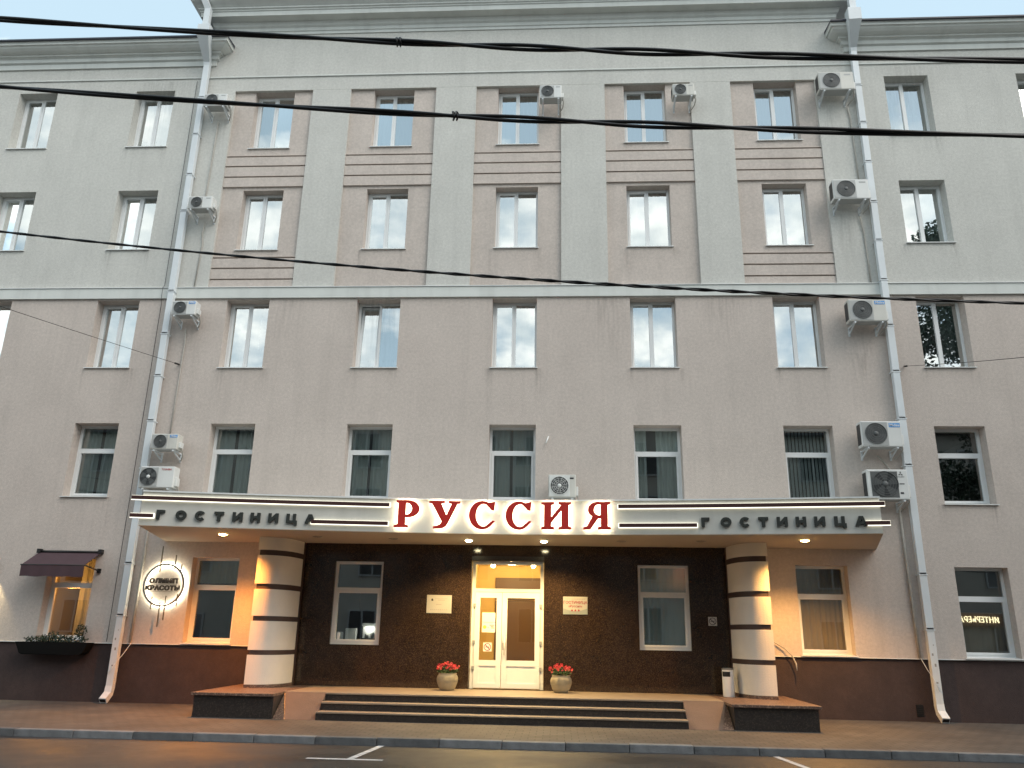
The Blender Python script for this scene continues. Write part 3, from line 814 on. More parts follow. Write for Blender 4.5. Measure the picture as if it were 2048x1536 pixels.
# ---- columns: flat outer side, curved front sweeping back to the wall, with recessed dark bands
def column(xin, xout):
    def outline(gr=0.0):
        pts = []
        w = abs(xout-xin)-gr; d = 1.2-gr
        sgn = 1 if xin > xout else -1
        n = 22
        ex = 2.7
        for i in range(n+1):
            a = PI/2*i/n
            px, py = math.cos(a)**(2/ex)*w, math.sin(a)**(2/ex)*d
            pts.append((xout+sgn*(gr+px), -py))
        pts.append((xout+sgn*gr, -d+.001)) if False else None
        pts.append((xout+sgn*gr, 0.0))
        return pts
    def seg(name, z0, z1, gr, m, parent=None):
        b = MB(); pts = [(x, y, z0) for x, y in outline(gr)]
        b.prism(pts, (0, 0, z1-z0))
        o = b.build(name, m, parent)
        return o
    zs = [(.52, 1.11), (1.21, 1.805), (1.91, 2.47), (2.585, 3.195), (3.31, 3.586)]
    core = seg('column', .452, 3.586, .03, M['band'], hotel)
    for k, (a, b_) in enumerate(zs): seg('column_drum', a, b_, 0.0, M['column'], core)
    seg('base_ring', .452, .515, -.005, M['cap_stone'], core)
column(-5.88, -6.575); column(3.81, 4.465)

# ------------------------------------------------------------------ entrance steps
steps = thing('entrance_steps', 'three wide dark stone steps up to the hotel entrance, with landing, ramps and corner blocks', 'steps')
LX0, LX1 = -7.02, 4.95
b = MB(); b.box(-5.44, 3.28, -1.95, -.014, -.1, .45, bev=0)
b.build('landing', M['landing'], steps)
SX0, SX1 = -4.6, 2.44
for k, (y, z) in enumerate(((-1.975, .45), (-2.28, .3), (-2.585, .15))):
    dp = .30
    st = MB().box(SX0, SX1, y-.02, y+dp+(0 if k else -.28), z-.028, z+.002, bev=.005).build('step', M['landing'], steps)  # treads given the paler landing colour to stand for light falling on them
    MB().box(SX0+.002, SX1-.002, y, y+.28 if k else y+.02, -.1, z-.03).build('riser', M['dark_granite'], st)
for (xa, xb, xo, xc) in ((-4.605, -5.43, -5.18, -5.44), (2.445, 3.27, 3.06, 3.28)):
    b = MB()   # sloped ramp beside the steps
    b.prism([(xa, -1.94, .452), (xb, -1.94, .452), (xo, -2.6, .003), (xa, -2.6, .003)], (0, 0, -.2))
    b.build('ramp', M['ramp'], steps)
    b = MB(); b.prism([(xb, -1.94, .45), (xc, -2.55, .004), (xo, -2.6, .004)], (0, .02, -.05)); b.build('ramp_side', M['cap_stone'], steps)
for (xa, xb) in ((-7.02, -5.45), (3.29, 4.84)):
    bl = MB().box(xa, xb, -2.56, -.0, -.1, .398).build('corner_block', M['dark_granite'], steps)
    MB().box(xa-.05, xb+.05 if xa > 0 else xb+.0, -2.62, -.002, .40, .452, bev=.006).build('cap_slab', M['cap_stone'], bl)

# ------------------------------------------------------------------ lettering
def poly_mesh(name, splines, depth, m, offset=0.0):
    cu = bpy.data.curves.new(name, 'CURVE'); cu.dimensions = '2D'; cu.fill_mode = 'BOTH'; cu.extrude = depth/2; cu.offset = offset
    for s in splines:
        sp = cu.splines.new('POLY'); sp.points.add(len(s)-1)
        for q, (x, y) in zip(sp.points, s): q.co = (x, y, 0, 1)
        sp.use_cyclic_u = True
    o = bpy.data.objects.new(name, cu); COL.objects.link(o)
    bpy.context.view_layer.update()
    me = bpy.data.meshes.new_from_object(o.evaluated_get(bpy.context.evaluated_depsgraph_get()))
    bpy.data.objects.remove(o); bpy.data.curves.remove(cu)
    me.name = name; me.materials.clear(); me.materials.append(m)
    return me
def text_mesh(body, size, depth, m, bold=0.0, align='CENTER', space=1.0):
    cu = bpy.data.curves.new('text', 'FONT'); cu.body = body; cu.size = size; cu.extrude = depth/2; cu.align_x = align; cu.align_y = 'CENTER'; cu.offset = bold; cu.space_character = space
    cu.resolution_u = 3
    o = bpy.data.objects.new('text', cu); COL.objects.link(o)
    bpy.context.view_layer.update()
    me = bpy.data.meshes.new_from_object(o.evaluated_get(bpy.context.evaluated_depsgraph_get()))
    bpy.data.objects.remove(o); bpy.data.curves.remove(cu)
    me.name = 'lettering'; me.materials.clear(); me.materials.append(m)
    return me
def arc(cx, cy, rx, ry, a0, a1, n=14):
    return [(cx+rx*math.cos(math.radians(a0+(a1-a0)*i/n)), cy+ry*math.sin(math.radians(a0+(a1-a0)*i/n))) for i in range(n+1)]
SERIF = {
 'Р': (.85, [[(0, 0), (.47, 0), (.47, .06), (.37, .085), (.37, .385)]+arc(.45, .69, .40, .31, -90, 90)+[(.06, 1), (.06, .94), (.13, .915), (.13, .085), (0, .06)],
             [(.37, .46)]+arc(.41, .69, .2, .235, -90, 90)+[(.37, .925)]]),
 'У': (1.1, [[(0, 1), (.53, 1), (.53, .945), (.41, .92), (.62, .44), (.82, .92), (.71, .945), (.71, 1), (1.1, 1), (1.1, .945), (1.0, .92), (.68, .2)]+[(.6, .07), (.5, .0), (.38, -.02), (.17, -.02), (.17, .035), (.3, .06), (.42, .13), (.47, .24), (.1, .92), (0, .945)]]),
 'С': (.92, [arc(.47, .5, .47, .52, 62, 318, 26)+[(.92, .27), (.86, .29)]+arc(.52, .5, .29, .445, 318, 58, 22)[1:-1]+[(.8, .72), (.84, .7), (.9, .7), (.92, 1.0), (.8, .97)]]),
 'И': (1.09, [[(0, 0), (.44, 0), (.44, .06), (.34, .09), (.34, .24), (.75, .74), (.75, .09), (.65, .06), (.65, 0), (1.09, 0), (1.09, .06), (.99, .09), (.99, .91), (1.09, .94), (1.09, 1), (.65, 1), (.65, .94), (.75, .91), (.75, .9), (.34, .4), (.34, .91), (.44, .94), (.44, 1), (0, 1), (0, .94), (.1, .91), (.1, .09), (0, .06)]]),
 'Я': (1.0, [[(.55, 0), (1, 0), (1, .06), (.9, .085), (.9, .915), (1, .94), (1, 1)]+arc(.54, .715, .36, .285, 90, 238, 16)+[(.13, .09), (0, .06), (0, 0), (.24, 0), (.54, .405), (.66, .405), (.66, .085), (.55, .06)],
             [(.66, .5)]+arc(.56, .715, .18, .215, 270, 90, 12)+[(.66, .93)]]),
}
S = .34
BLOCK = {
 'Г': (.85, [[(0, 0), (S, 0), (S, 1-.3), (.85, .7), (.85, 1), (0, 1)]]),
 'О': (1.12, [arc(.56, .5, .56, .52, 0, 345, 23), arc(.56, .5, .25, .24, 0, 345, 23)]),
 'С': (1.05, [arc(.55, .5, .55, .52, 40, 320, 24)+arc(.55, .5, .24, .23, 320, 40, 16)]),
 'Т': (1.0, [[(.33, 0), (.67, 0), (.67, .7), (1, .7), (1, 1), (0, 1), (0, .7), (.33, .7)]]),
 'И': (1.08, [[(0, 0), (.3, 0), (.76, .5), (.76, 0), (1.08, 0), (1.08, 1), (.78, 1), (.32, .5), (.32, 1), (0, 1)]]),
 'Н': (1.04, [[(0, 0), (S, 0), (S, .36), (.7, .36), (.7, 0), (1.04, 0), (1.04, 1), (.7, 1), (.7, .65), (S, .65), (S, 1), (0, 1)]]),
 'Ц': (1.16, [[(0, 0), (.84, 0), (.84, -.22), (1.16, -.22), (1.16, .28), (1.02, .28), (1.02, 1), (.7, 1), (.7, .28), (S, .28), (S, 1), (0, 1)]]),
 'А': (1.16, [[(0, 0), (.36, 0), (.42, .18), (.74, .18), (.8, 0), (1.16, 0), (.78, 1), (.38, 1)], [(.5, .42), (.66, .42), (.58, .7)]]),
}
def fas_frame(x, out):
    """position and heading on the canopy front at x, 'out' metres proud of it"""
    e = .02; t = Vector((2*e, fas_y(x+e)-fas_y(x-e), 0)).normalized(); n = Vector((t.y, -t.x, 0))
    return Vector((x, fas_y(x), 0))+n*out, math.atan2(t.y, t.x)
sign = thing('hotel_name_sign', 'big red letters spelling РУССИЯ with white backlight, along the canopy front', 'sign', (CXM, fas_y(CXM), SZ))
HL, ZL = .545, 3.692
for (ch, xa, xb) in (('Р', -3.36, -2.86), ('У', -2.65, -2.02), ('С', -1.82, -1.30), ('С', -1.055, -.54), ('И', -.31, .285), ('Я', .547, 1.084)):
    w0, spl = SERIF[ch]; sx = (xb-xa)/w0
    spl = [[(x*sx-(xb-xa)/2, y*HL) for x, y in s] for s in spl]
    pos, ang = fas_frame((xa+xb)/2, .09); pos.z = ZL
    o = link('letter', poly_mesh('letter', spl, .03, M['red'], .009), sign); o.rotation_euler = (PI/2, 0, ang); o.location = pos-Vector(sign.location)
    l = link('backlight', poly_mesh('backlight', spl, .028, M['led'], -.014), o); l.location = (0, 0, -.034)
for nm, lab, xs_, z_ in (('left', 'dark letters ГОСТИНИЦА on the canopy front over the round ring sign and left column', [-8.11, -7.735, -7.36, -6.985, -6.625, -6.27, -5.915, -5.555, -5.185], 3.722),
                     ('right', 'dark letters ГОСТИНИЦА on the canopy front over the right column and wall window', [2.885, 3.255, 3.62, 3.975, 4.32, 4.67, 5.01, 5.375, 5.75], 3.735)):
    sg = thing('hotel_word_sign', lab, 'sign', (xs_[4], fas_y(xs_[4]), SZ), 'dark hotel lettering on the canopy')
    for ch, xa in zip('ГОСТИНИЦА', xs_):
        w0, spl = BLOCK[ch]; hh = .188
        spl = [[(x*hh, y*hh) for x, y in s] for s in spl]
        pos, ang = fas_frame(xa, .03); pos.z = z_
        o = link('letter', poly_mesh('letter', spl, .05, M['dark_letter']), sg); o.rotation_euler = (PI/2, 0, ang); o.location = pos-Vector(sg.location)
def light_bar(xa, xb, zc, label, h=.074):
    t = thing('light_bar', label, 'light bar', ((xa+xb)/2, fas_y((xa+xb)/2), zc), 'brown light bars on the canopy')
    def strip(name, o1, o2, hh, m, grow):
        b = MB(); bm = b.bm; n = max(2, int((xb-xa)/.25)); rows = []
        for i in range(n+1):
            x = xa-grow+(xb-xa+2*grow)*i/n
            p1, _ = fas_frame(x, o1); p2, _ = fas_frame(x, o2)
            q = t.location
            rows.append([bm.verts.new((p1.x-q.x, p1.y-q.y, -hh/2)), bm.verts.new((p2.x-q.x, p2.y-q.y, -hh/2)), bm.verts.new((p2.x-q.x, p2.y-q.y, hh/2)), bm.verts.new((p1.x-q.x, p1.y-q.y, hh/2))])
        for i in range(n):
            for k in range(4): bm.faces.new((rows[i][k], rows[i][(k+1) % 4], rows[i+1][(k+1) % 4], rows[i+1][k]))
        bm.faces.new(rows[0]); bm.faces.new(rows[-1])
        return b.build(name, m, t)
    strip('bar', .045, .085, h, M['bar'], 0)
    strip('light_strip', .012, .04, h+.022, M['led_bar'], .012)
light_bar(-8.62, -3.48, 4.145, 'long upper brown light bar left of the red letters')
light_bar(-8.60, -8.16, 3.785, 'short brown light bar at the left corner of the canopy')
light_bar(-5.05, -3.49, 3.76, 'lower brown light bar between the left dark lettering and the red letters')
light_bar(1.25, 6.30, 4.155, 'long upper brown light bar right of the red letters')
light_bar(1.26, 2.80, 3.77, 'lower brown light bar between the red letters and the right dark lettering')
light_bar(5.93, 6.36, 3.785, 'short brown light bar at the right corner of the canopy')

# ---- lamps in the canopy soffit
def downlight(x, y, label, lamp=None, energy=0, col=(1, 1, 1), size=math.radians(138), rad=.075):
    t = thing('downlight', label, 'ceiling lamp', (x, y, SZ), 'round lamps in the canopy underside')
    b = MB(); b.lathe([(rad+.03, .002), (rad+.03, -.012), (rad, -.018), (rad-.005, -.004)], (0, 0, 0), 20); b.build('trim_ring', M['steel'] if lamp is None else M['white'], t)
    b = MB(); b.lathe([(rad-.006, -.002), (rad-.01, -.03 if lamp else -.006), (.03, -.045 if lamp else -.007)], (0, 0, 0), 20)
    b.build('lens', lamp or M['lamp_off'], t)
    if energy:
        d = bpy.data.lights.new('downlight_beam', 'SPOT'); d.energy = energy; d.color = col; d.spot_size = size; d.spot_blend = .6; d.shadow_soft_size = .06
        link('downlight_beam', d, t, (0, 0, -.06))
downlight(-7.20, -1.72, 'glowing orange lamp in the canopy underside left of the left column', M['lamp_orange'], 500, (1, .34, .05), rad=.09)
downlight(-1.94, -1.08, 'glowing warm white lamp in the canopy underside above the narrow door leaf', M['lamp_warm'], 330, (1, .68, .28), rad=.08)
downlight(-.29, -1.08, 'glowing warm white lamp in the canopy underside above the wide door leaf', M['lamp_warm'], 330, (1, .68, .28), rad=.08)
downlight(5.09, -1.82, 'glowing amber lamp in the canopy underside right of the right column', M['lamp_orange'], 430, (1, .5, .14), rad=.09)
downlight(-5.23, -1.36, 'unlit lamp in the canopy underside just right of the left column')
downlight(-3.59, -1.16, 'unlit lamp in the canopy underside left of the glowing door lamps')
downlight(1.39, -1.17, 'unlit lamp in the canopy underside right of the glowing door lamps')
downlight(3.06, -1.34, 'unlit lamp in the canopy underside just left of the right column')

# ------------------------------------------------------------------ downpipes
def rect_pipe(b, pts, wx, wy, mat_=0):
    """rectangular duct along points in a plane x = const-ish (cross-section wx by wy)"""
    bm = b.bm; rings = []
    P = [Vector(p) for p in pts]
    for i, p in enumerate(P):
        t = (P[min(i+1, len(P)-1)]-P[max(i-1, 0)]).normalized()
        ax = Vector((1, 0, 0)); ax = (ax-t*ax.dot(t)).normalized(); ay = t.cross(ax)
        w = wx[i] if isinstance(wx, list) else wx; d = wy[i] if isinstance(wy, list) else wy
        rings.append([bm.verts.new(p+ax*sx*w/2+ay*sy*d/2) for sx, sy in ((-1, -1), (1, -1), (1, 1), (-1, 1))])
    for i in range(len(P)-1):
        for k in range(4): bm.faces.new((rings[i][k], rings[i][(k+1) % 4], rings[i+1][(k+1) % 4], rings[i+1][k]))
    bm.faces.new(rings[0]); bm.faces.new(rings[-1][::-1])
def downpipe(x, label, joints, topx, side):
    t = thing('drainpipe', label, 'drainpipe', (x, -.13, .3), 'white rectangular drainpipes')
    L = lambda q: (q[0]-x, q[1]+.13, q[2]-.3)
    zs = [.34]+sorted(joints)+[17.12]
    for i in range(len(zs)-1):
        b = MB(); w = .165 if i % 2 else .158
        b.box(-w/2, w/2, -.065, .065, zs[i]-.3, zs[i+1]-.3+.05 if i < len(zs)-2 else zs[i+1]-.3, bev=.006)
        b.build('pipe_section', M['tin'], t)
        if i:
            c = MB(); c.box(-.098, .098, -.075, .11, zs[i]-.3-.012, zs[i]-.3+.012); c.build('bracket', M['tin'], t)
    b = MB(); rect_pipe(b, [L((x, -.13, .36)), L((x, -.17, .2)), L((x, -.36, .06))], .16, .13); b.build('spout', M['tin'], t)
    b = MB(); rect_pipe(b, [L((x, -.362, .058)), L((x, -.364, .056))], .13, .1); b.build('spout_mouth', M['black'], t)
    for (dx, zz, w_, h_) in ((-.02, 1.34, .03, .05), (.01, 1.12, .035, .06), (0, .78, .04, .03), (.02, 1.55, .02, .02)):
        MB().box(dx-w_/2, dx+w_/2, -.068, -.064, zz-.3, zz-.3+h_).build('torn_sticker', M['ink_grey'], t)
    # hopper on the wing cornice and the offset back to the wall
    b = MB(); rect_pipe(b, [L((topx, -.62, 17.95)), L((topx, -.62, 17.62)), L(((topx*.7+x*.3), -.46, 17.45)), L((x, -.16, 17.13)), L((x, -.13, 17.0))], [.34, .34, .26, .17, .165], [.26, .26, .2, .14, .13])
    b.build('hopper', M['tin'], t)
    # drop from the main eaves gutter
    b = MB(); rect_pipe(b, [L((topx+side*.28, -.74, 19.0)), L((topx+side*.1, -.72, 18.82)), L((topx, -.62, 18.55)), L((topx, -.62, 17.9))], .17, .14)
    b.build('gutter_drop', M['tin'], t)
downpipe(-10.02, 'tall white rectangular drainpipe at the left end of the middle block', [1.87, 3.04, 5.31, 6.49, 7.66, 8.79, 9.97, 12.31, 13.43, 14.7, 15.9], -9.98, -1)
downpipe(8.08, 'tall white rectangular drainpipe at the right end of the middle block', [1.87, 3.04, 5.49, 6.61, 7.77, 8.95, 10.16, 11.25, 12.34, 13.52, 14.71, 15.88], 8.0, -.2)
def wire(name, label, cat, pts, r, m, group=None, n=5):
    b = MB(); c = Vector(pts[0]); b.tube([Vector(p)-c for p in pts], r, n)
    o = b.build(name, m, None, c); return tag(o, label, cat, group)
wire('lightning_cable', 'thin dark cable running straight down the wall left of the left drainpipe', 'cable', [(-10.30, -.03, 16.6), (-10.30, -.03, 10.2), (-10.30, -.1, 10.13), (-10.30, -.1, 9.8), (-10.31, -.03, 9.7), (-10.33, -.03, 1.3)], .006, M['iron'])

# ------------------------------------------------------------------ air conditioners
def air_con(name_label, xl, xr, zb, zt, kind, badge):
    w, h, d = xr-xl, zt-zb, .29
    t = thing('air_conditioner', name_label, 'air conditioner', (xl, -.48, zb), 'outdoor air conditioner units on the facade')
    c = MB(); c.box(0, w, 0, d, 0, h, bev=.018); c.build('casing', M['ac_old'] if int(abs(xl*100)+zb*10) % 3 == 0 else M['ac'], t)
    hs = MB(); hs.tube([(w+.03, .16, .12), (w+.06, .2, -.02), (w+.03, .3, -.12), (w-.06, .43, -.2)], .016, 6); hs.build('hose', M['conduit'], t)
    fr = h*.40; fcx = w*.36 if kind != 'centre' else w*.40; fcz = h*.51
    if kind == 'square': fcx = w*.43; fr = h*.42
    if kind == 'front_dark': fcx = w*.27
    if kind == 'square':
        MB().box(fcx-fr*1.08, fcx+fr*1.0, -.006, .01, h*.06, h*.93).build('front_grille', M['ac_mesh'], t)
    else:
        MB().box(.02, fcx+fr*1.12, -.006, .01, .025, h-.025, bev=.003).build('front_panel', M['ac'] if kind == 'centre' else M['ac_grey'], t)
    # fan opening: dark disc, concentric wire rings, radial wires, hub
    b = MB(); b.lathe([(fr, -.0065), (fr, -.0105)], (fcx, 0, fcz), 28, axis='y'); b.build('fan_well', M['ac_dark'] if kind in ('front_dark', 'square') else M['ac_mesh'], t)
    b = MB(); bm = b.bm
    for k in range(5):
        a0 = 2*PI*k/5
        pts = []
        for q in range(5):
            a = a0+q*.2
            pts.append((a, .2+.75*q/4))
        v1 = [bm.verts.new((fcx+fr*.95*math.cos(a0+.25*q), -.0135+.002*q/4, fcz+fr*.95*math.sin(a0+.25*q))) for q in range(4)]
        v0 = [bm.verts.new((fcx+fr*.22*math.cos(a0-.3+.3*q), -.0135, fcz+fr*.22*math.sin(a0-.3+.3*q))) for q in range(4)]
        for q in range(3): bm.faces.new((v0[q], v0[q+1], v1[q+1], v1[q]))
    b.build('fan_blade', M['ac_dark'] if kind == 'centre' else M['fan_grey'], t)
    b = MB()
    for rr in ((1.0, .8, .6, .4) if kind != 'front_dark' else (1.0, .5)):
        b.tube([(fcx+fr*rr*math.cos(2*PI*k/24), -.02, fcz+fr*rr*math.sin(2*PI*k/24)) for k in range(25)], .004 if rr < 1 else .008, 4, cap=False)
    for k in range(12 if kind == 'centre' else 0):
        a = 2*PI*k/(12 if kind == 'centre' else 6)+.2
        b.tube([(fcx+fr*.18*math.cos(a), -.02, fcz+fr*.18*math.sin(a)), (fcx+fr*math.cos(a), -.02, fcz+fr*math.sin(a))], .0035, 4)
    b.build('fan_grille', M['ac'] if kind == 'centre' else M['ac_mesh'], t)
    b = MB(); b.lathe([(fr*.22, -.014), (fr*.2, -.026), (.01, -.03)], (fcx, 0, fcz), 16, axis='y')
    b.build('fan_hub', M['ac'] if kind in ('centre', 'front_dark') else M['ac_mesh'], t)
    # louvred side, valve cover, feet
    b = MB(); b.box(-.004, .004, .05, d-.03, .06, h-.06); b.build('side_louver', M['ac_dark'], t)
    b = MB(); b.box(w-.002, w+.055, .07, d-.05, .05, h*.5, bev=.012); b.build('valve_cover', M['ac'], t)
    for bx in (w*.14, w*.86):
        b = MB()
        b.box(bx-.018, bx+.018, .0, .478, -.045, -.012)
        b.prism([(bx-.016, .06, -.045), (bx-.016, .10, -.045), (bx-.016, .476, -.17), (bx-.016, .476, -.21)], (.03, 0, 0))
        b.box(bx-.02, bx+.02, .455, .479, -.23, .0)
        b.box(bx-.03, bx+.03, .03, .26, -.012, .002)
        b.build('bracket', M['tin'], t)
    MB().box(.015, w-.015, .01, d-.01, -.006, .004).build('base_pan', M['ac_grey'], t)
    if badge == 'blue':
        bw, bh = w*.27, h*.16
        MB().box(w*.70, w*.70+bw, -.004, .004, h*.76, h*.76+bh).build('badge', M['blue'], t)
        o = link('badge_lettering', text_mesh('Midea', bh*.95, .002, M['white'], .001), t, (w*.70+bw*.5, -.006, h*.76+bh*.5), (PI/2, 0, 0))
    elif badge == 'faint':
        MB().box(w*.74, w*.92, -.003, .004, h*.80, h*.88).build('badge', M['ac_grey'], t)
    elif badge == 'red':
        link('badge_lettering', text_mesh('TOSHIBA', h*.12, .002, M['badge_red'], .0005), t, (w*.77, -.004, h*.85), (PI/2, 0, 0))
    elif badge == 'plate':
        MB().box(w*.70, w*.92, -.004, .004, h*.80, h*.87).build('badge', M['ink'], t)
    elif badge == 'diamonds':
        b = MB(); s = h*.045
        for (dx, dz, a) in ((0, s, 0), (-s*.85, -s*.5, 2.094), (s*.85, -s*.5, -2.094)):
            q = [(0, s), (s*.55, 0), (0, -s), (-s*.55, 0)]
            ca, sa = math.cos(a), math.sin(a)
            b.quad(*[(w*.83+dx+ca*x-sa*z, -.004, h*.85+dz+sa*x+ca*z) for x, z in q])
        b.build('badge', M['ac_mesh'], t)
        link('badge_lettering', text_mesh('MITSUBISHI', h*.045, .002, M['ac_mesh']), t, (w*.83, -.004, h*.75), (PI/2, 0, 0))
        MB().box(w*.02+.02, w*.2, -.009, .0, h*.93, h*.975).build('warning_sticker', M['white'], t)
        MB().box(w*.78, w*.9, -.004, .004, h*.50, h*.53).build('handle_slot', M['ink'], t)
        MB().box(w*.78, w*.86, -.004, .004, h*.18, h*.24).build('handle_slot', M['ink'], t)
    return t
LEFTC = 'small white air conditioner beside the left drainpipe, '
for lab, a_, b_, z0, z1, k, bd in (
    (LEFTC+'level with the top windows', -9.79, -9.13, 15.42, 15.80, 'std', 'faint'),
    (LEFTC+'level with the third floor windows', -9.78, -9.13, 12.23, 12.58, 'std', 'faint'),
    (LEFTC+'blue badge, just under the string course', -9.78, -9.16, 9.20, 9.58, 'std', 'blue'),
    (LEFTC+'blue badge, second lowest on its side', -9.78, -9.12, 5.72, 6.10, 'std', 'blue'),
    ('white air conditioner with black fan and white hub above the left end of the canopy', -9.93, -9.09, 4.79, 5.30, 'front_dark', 'red'),
    ('small white air conditioner right of the middle top window', -.48, .11, 15.46, 15.86, 'std', 'faint'),
    ('small white air conditioner between the two rightmost top windows of the middle block', 3.08, 3.66, 15.46, 15.82, 'std', 'faint'),
    ('white air conditioner with grey fan standing on the canopy over the letters', -.20, .43, 4.64, 5.17, 'centre', 'plate'),
    ('large white air conditioner beside the right drainpipe, topmost of its column', 6.94, 7.85, 15.55, 16.09, 'std', 'faint'),
    ('large white air conditioner beside the right drainpipe, second from the top', 6.99, 7.88, 12.28, 12.83, 'std', 'faint'),
    ('large white air conditioner with blue badge just under the string course on the right', 7.03, 7.92, 8.96, 9.52, 'std', 'blue'),
    ('large white air conditioner with blue badge above the dark square fan unit', 6.99, 7.90, 5.87, 6.47, 'std', 'blue'),
    ('white air conditioner with dark square fan grille at the right end of the canopy', 7.00, 7.90, 4.66, 5.34, 'square', 'diamonds')):
    air_con(lab, a_, b_, z0, z1, k, bd)
# wrapped coolant pipes on the wall
CG = 'wrapped coolant pipes on the wall'
wire('coolant_pipe', 'pale wrapped pipe down the wall under the top left air conditioner', 'pipe', [(-9.5, -.05, 15.2), (-9.52, -.03, 14.4), (-9.55, -.03, 13.0), (-9.56, -.04, 12.6)], .018, M['conduit'], CG)
wire('coolant_pipe', 'pale wrapped pipe down to the string course under the second left air conditioner', 'pipe', [(-9.45, -.05, 12.05), (-9.5, -.03, 11.7), (-9.45, -.03, 11.4), (-9.5, -.03, 10.15)], .018, M['conduit'], CG)
wire('coolant_pipe', 'long pale wrapped pipe between the two blue badge units on the left', 'pipe', [(-9.55, -.05, 8.98), (-9.53, -.03, 8.6), (-9.55, -.03, 7.2), (-9.56, -.04, 6.15)], .018, M['conduit'], CG)
wire('coolant_pipe', 'pale wrapped pipe beside the right drainpipe under the topmost unit', 'pipe', [(7.78, -.05, 15.3), (7.82, -.03, 15.0), (7.84, -.03, 13.9), (7.84, -.04, 12.9)], .02, M['conduit'], CG)
wire('coolant_pipe', 'pale wrapped pipe beside the right drainpipe above the blue badge units', 'pipe', [(7.75, -.05, 12.0), (7.8, -.03, 11.6), (7.82, -.03, 10.8), (7.82, -.03, 10.14)], .02, M['conduit'], CG)
wire('coolant_pipe', 'curled pale pipe under the lower blue badge unit on the right', 'pipe', [(7.45, -.06, 5.75), (7.6, -.03, 5.6), (7.7, -.03, 5.45), (7.72, -.06, 5.36)], .02, M['conduit'], CG)
MB_ = MB(); MB_.tube([(0, 0, 0), (-.06, -.1, -.19)], .016, 8)
o = MB_.build('pipe_stub', M['white'], None, (-.21, 0.0, 6.19)); tag(o, 'short white pipe stub sticking out of the wall above the canopy fan unit', 'pipe')

# ------------------------------------------------------------------ round salon sign
RC = Vector((-9.135, -.13, 2.575))
rs = thing('round_wall_sign', 'round backlit ring sign with metal rods and ОЛИМП КРАСОТЫ lettering left of the entrance', 'sign', RC)
b = MB(); bm = b.bm; n = 56; R1, R0 = .492, .448
rings = [[bm.verts.new((r_*math.cos(2*PI*k/n), y_, r_*math.sin(2*PI*k/n))) for k in range(n)] for (r_, y_) in ((R0, -.0), (R1, -.0), (R1, .05), (R0, .05))]
for q in range(4):
    for k in range(n): bm.faces.new((rings[q][k], rings[q][(k+1) % n], rings[(q+1) % 4][(k+1) % n], rings[(q+1) % 4][k]))
b.build('ring', M['ring_grey'], rs)
b = MB(); bm = b.bm; R1, R0 = .505, .435
rings = [[bm.verts.new((r_*math.cos(2*PI*k/n), y_, r_*math.sin(2*PI*k/n))) for k in range(n)] for (r_, y_) in ((R0, .054), (R1, .054), (R1, .085), (R0, .085))]
for q in range(4):
    for k in range(n): bm.faces.new((rings[q][k], rings[q][(k+1) % n], rings[(q+1) % 4][(k+1) % n], rings[(q+1) % 4][k]))
M['led_ring'] = emit('ring_led', (1, .9, .66), 9.0)
b.build('ring_light', M['led_ring'], rs)
for (xa, za, zb) in ((-9.255, 3.46, 2.86), (-8.91, 3.26, 2.94), (-8.752, 3.05, 2.9), (-9.353, 2.31, 2.03), (-9.145, 2.185, 1.645), (-9.025, 2.33, 1.79), (-8.756, 2.38, 2.1)):
    MB().box(xa-RC.x-.011, xa-RC.x+.011, -.03, -.006, zb-RC.z, za-RC.z).build('rod', M['brass'], rs)
for body, zc, w_ in (('ОЛИМП', .085, .68), ('КРАСОТЫ', -.075, .82)):
    me = text_mesh(body, .17, .03, M['sign_text'], .011, space=1.08)
    xs_ = [v.co.x for v in me.vertices]; sc_ = w_/(max(xs_)-min(xs_)) if xs_ else 1
    o = link('lettering', me, rs, (0, -.01, zc), (PI/2, 0, 0)); o.scale = (sc_, .82, 1)
    MB().box(-w_*.48, w_*.48, .0, .012, zc-.078, zc-.07).build('letter_rail', M['brass'], rs)

# ------------------------------------------------------------------ plaques
t = thing('wall_plaque', 'pale blank looking plaque with small logo left of the entrance door', 'plaque', (-2.685, -.014, 2.25))
MB().box(-.285, .285, -.014, 0, -.2, .2, bev=.004).build('plate', M['plaque'], t)
b = MB(); b.lathe([(.022, -.015), (.022, -.017)], (-.16, 0, .1), 10, axis='y'); b.quad((-.185, -.016, .09), (-.13, -.016, .09), (-.14, -.016, .07), (-.175, -.016, .07)); b.build('logo', M['ink'], t)
for (a_, b_, z_, h_, mm) in ((-.09, .19, .115, .01, 'ink_grey'), (-.02, .13, .08, .016, 'ink_grey'), (-.07, .06, -.02, .02, 'ink_grey'), (-.2, .2, -.13, .012, 'ink_grey')):
    b = MB(); n_ = 9
    for k in range(n_):
        xx = a_+(b_-a_)*k/n_
        b.quad((xx, -.0155, z_), (xx+(b_-a_)/n_*.7, -.0155, z_), (xx+(b_-a_)/n_*.7, -.0155, z_+h_), (xx, -.0155, z_+h_))
    b.build('print', M[mm], t)
t = thing('wall_plaque', 'white and grey plaque reading ГОСТИНИЦА with three red stars right of the entrance door', 'plaque', (.41, -.014, 2.265))
MB().box(-.275, .275, -.014, 0, -.195, .195, bev=.004).build('plate', M['plaque'], t)
b = MB(); b.bm.faces.new([b.bm.verts.new((x, -.0155, z)) for x, z in [(-.27, -.19), (.27, -.19), (.27, -.06), (.15, -.1), (0, -.125), (-.15, -.1), (-.27, -.06)]]); b.build('grey_band', M['plaque_grey'], t)
link('lettering', text_mesh('ГОСТИНИЦА', .085, .003, M['ink_red'], .0012), t, (0, -.017, .065), (PI/2, 0, 0))
link('lettering', text_mesh('«Руссия»', .07, .003, M['ink_red'], .0008), t, (0, -.017, -.015), (PI/2, 0, 0))
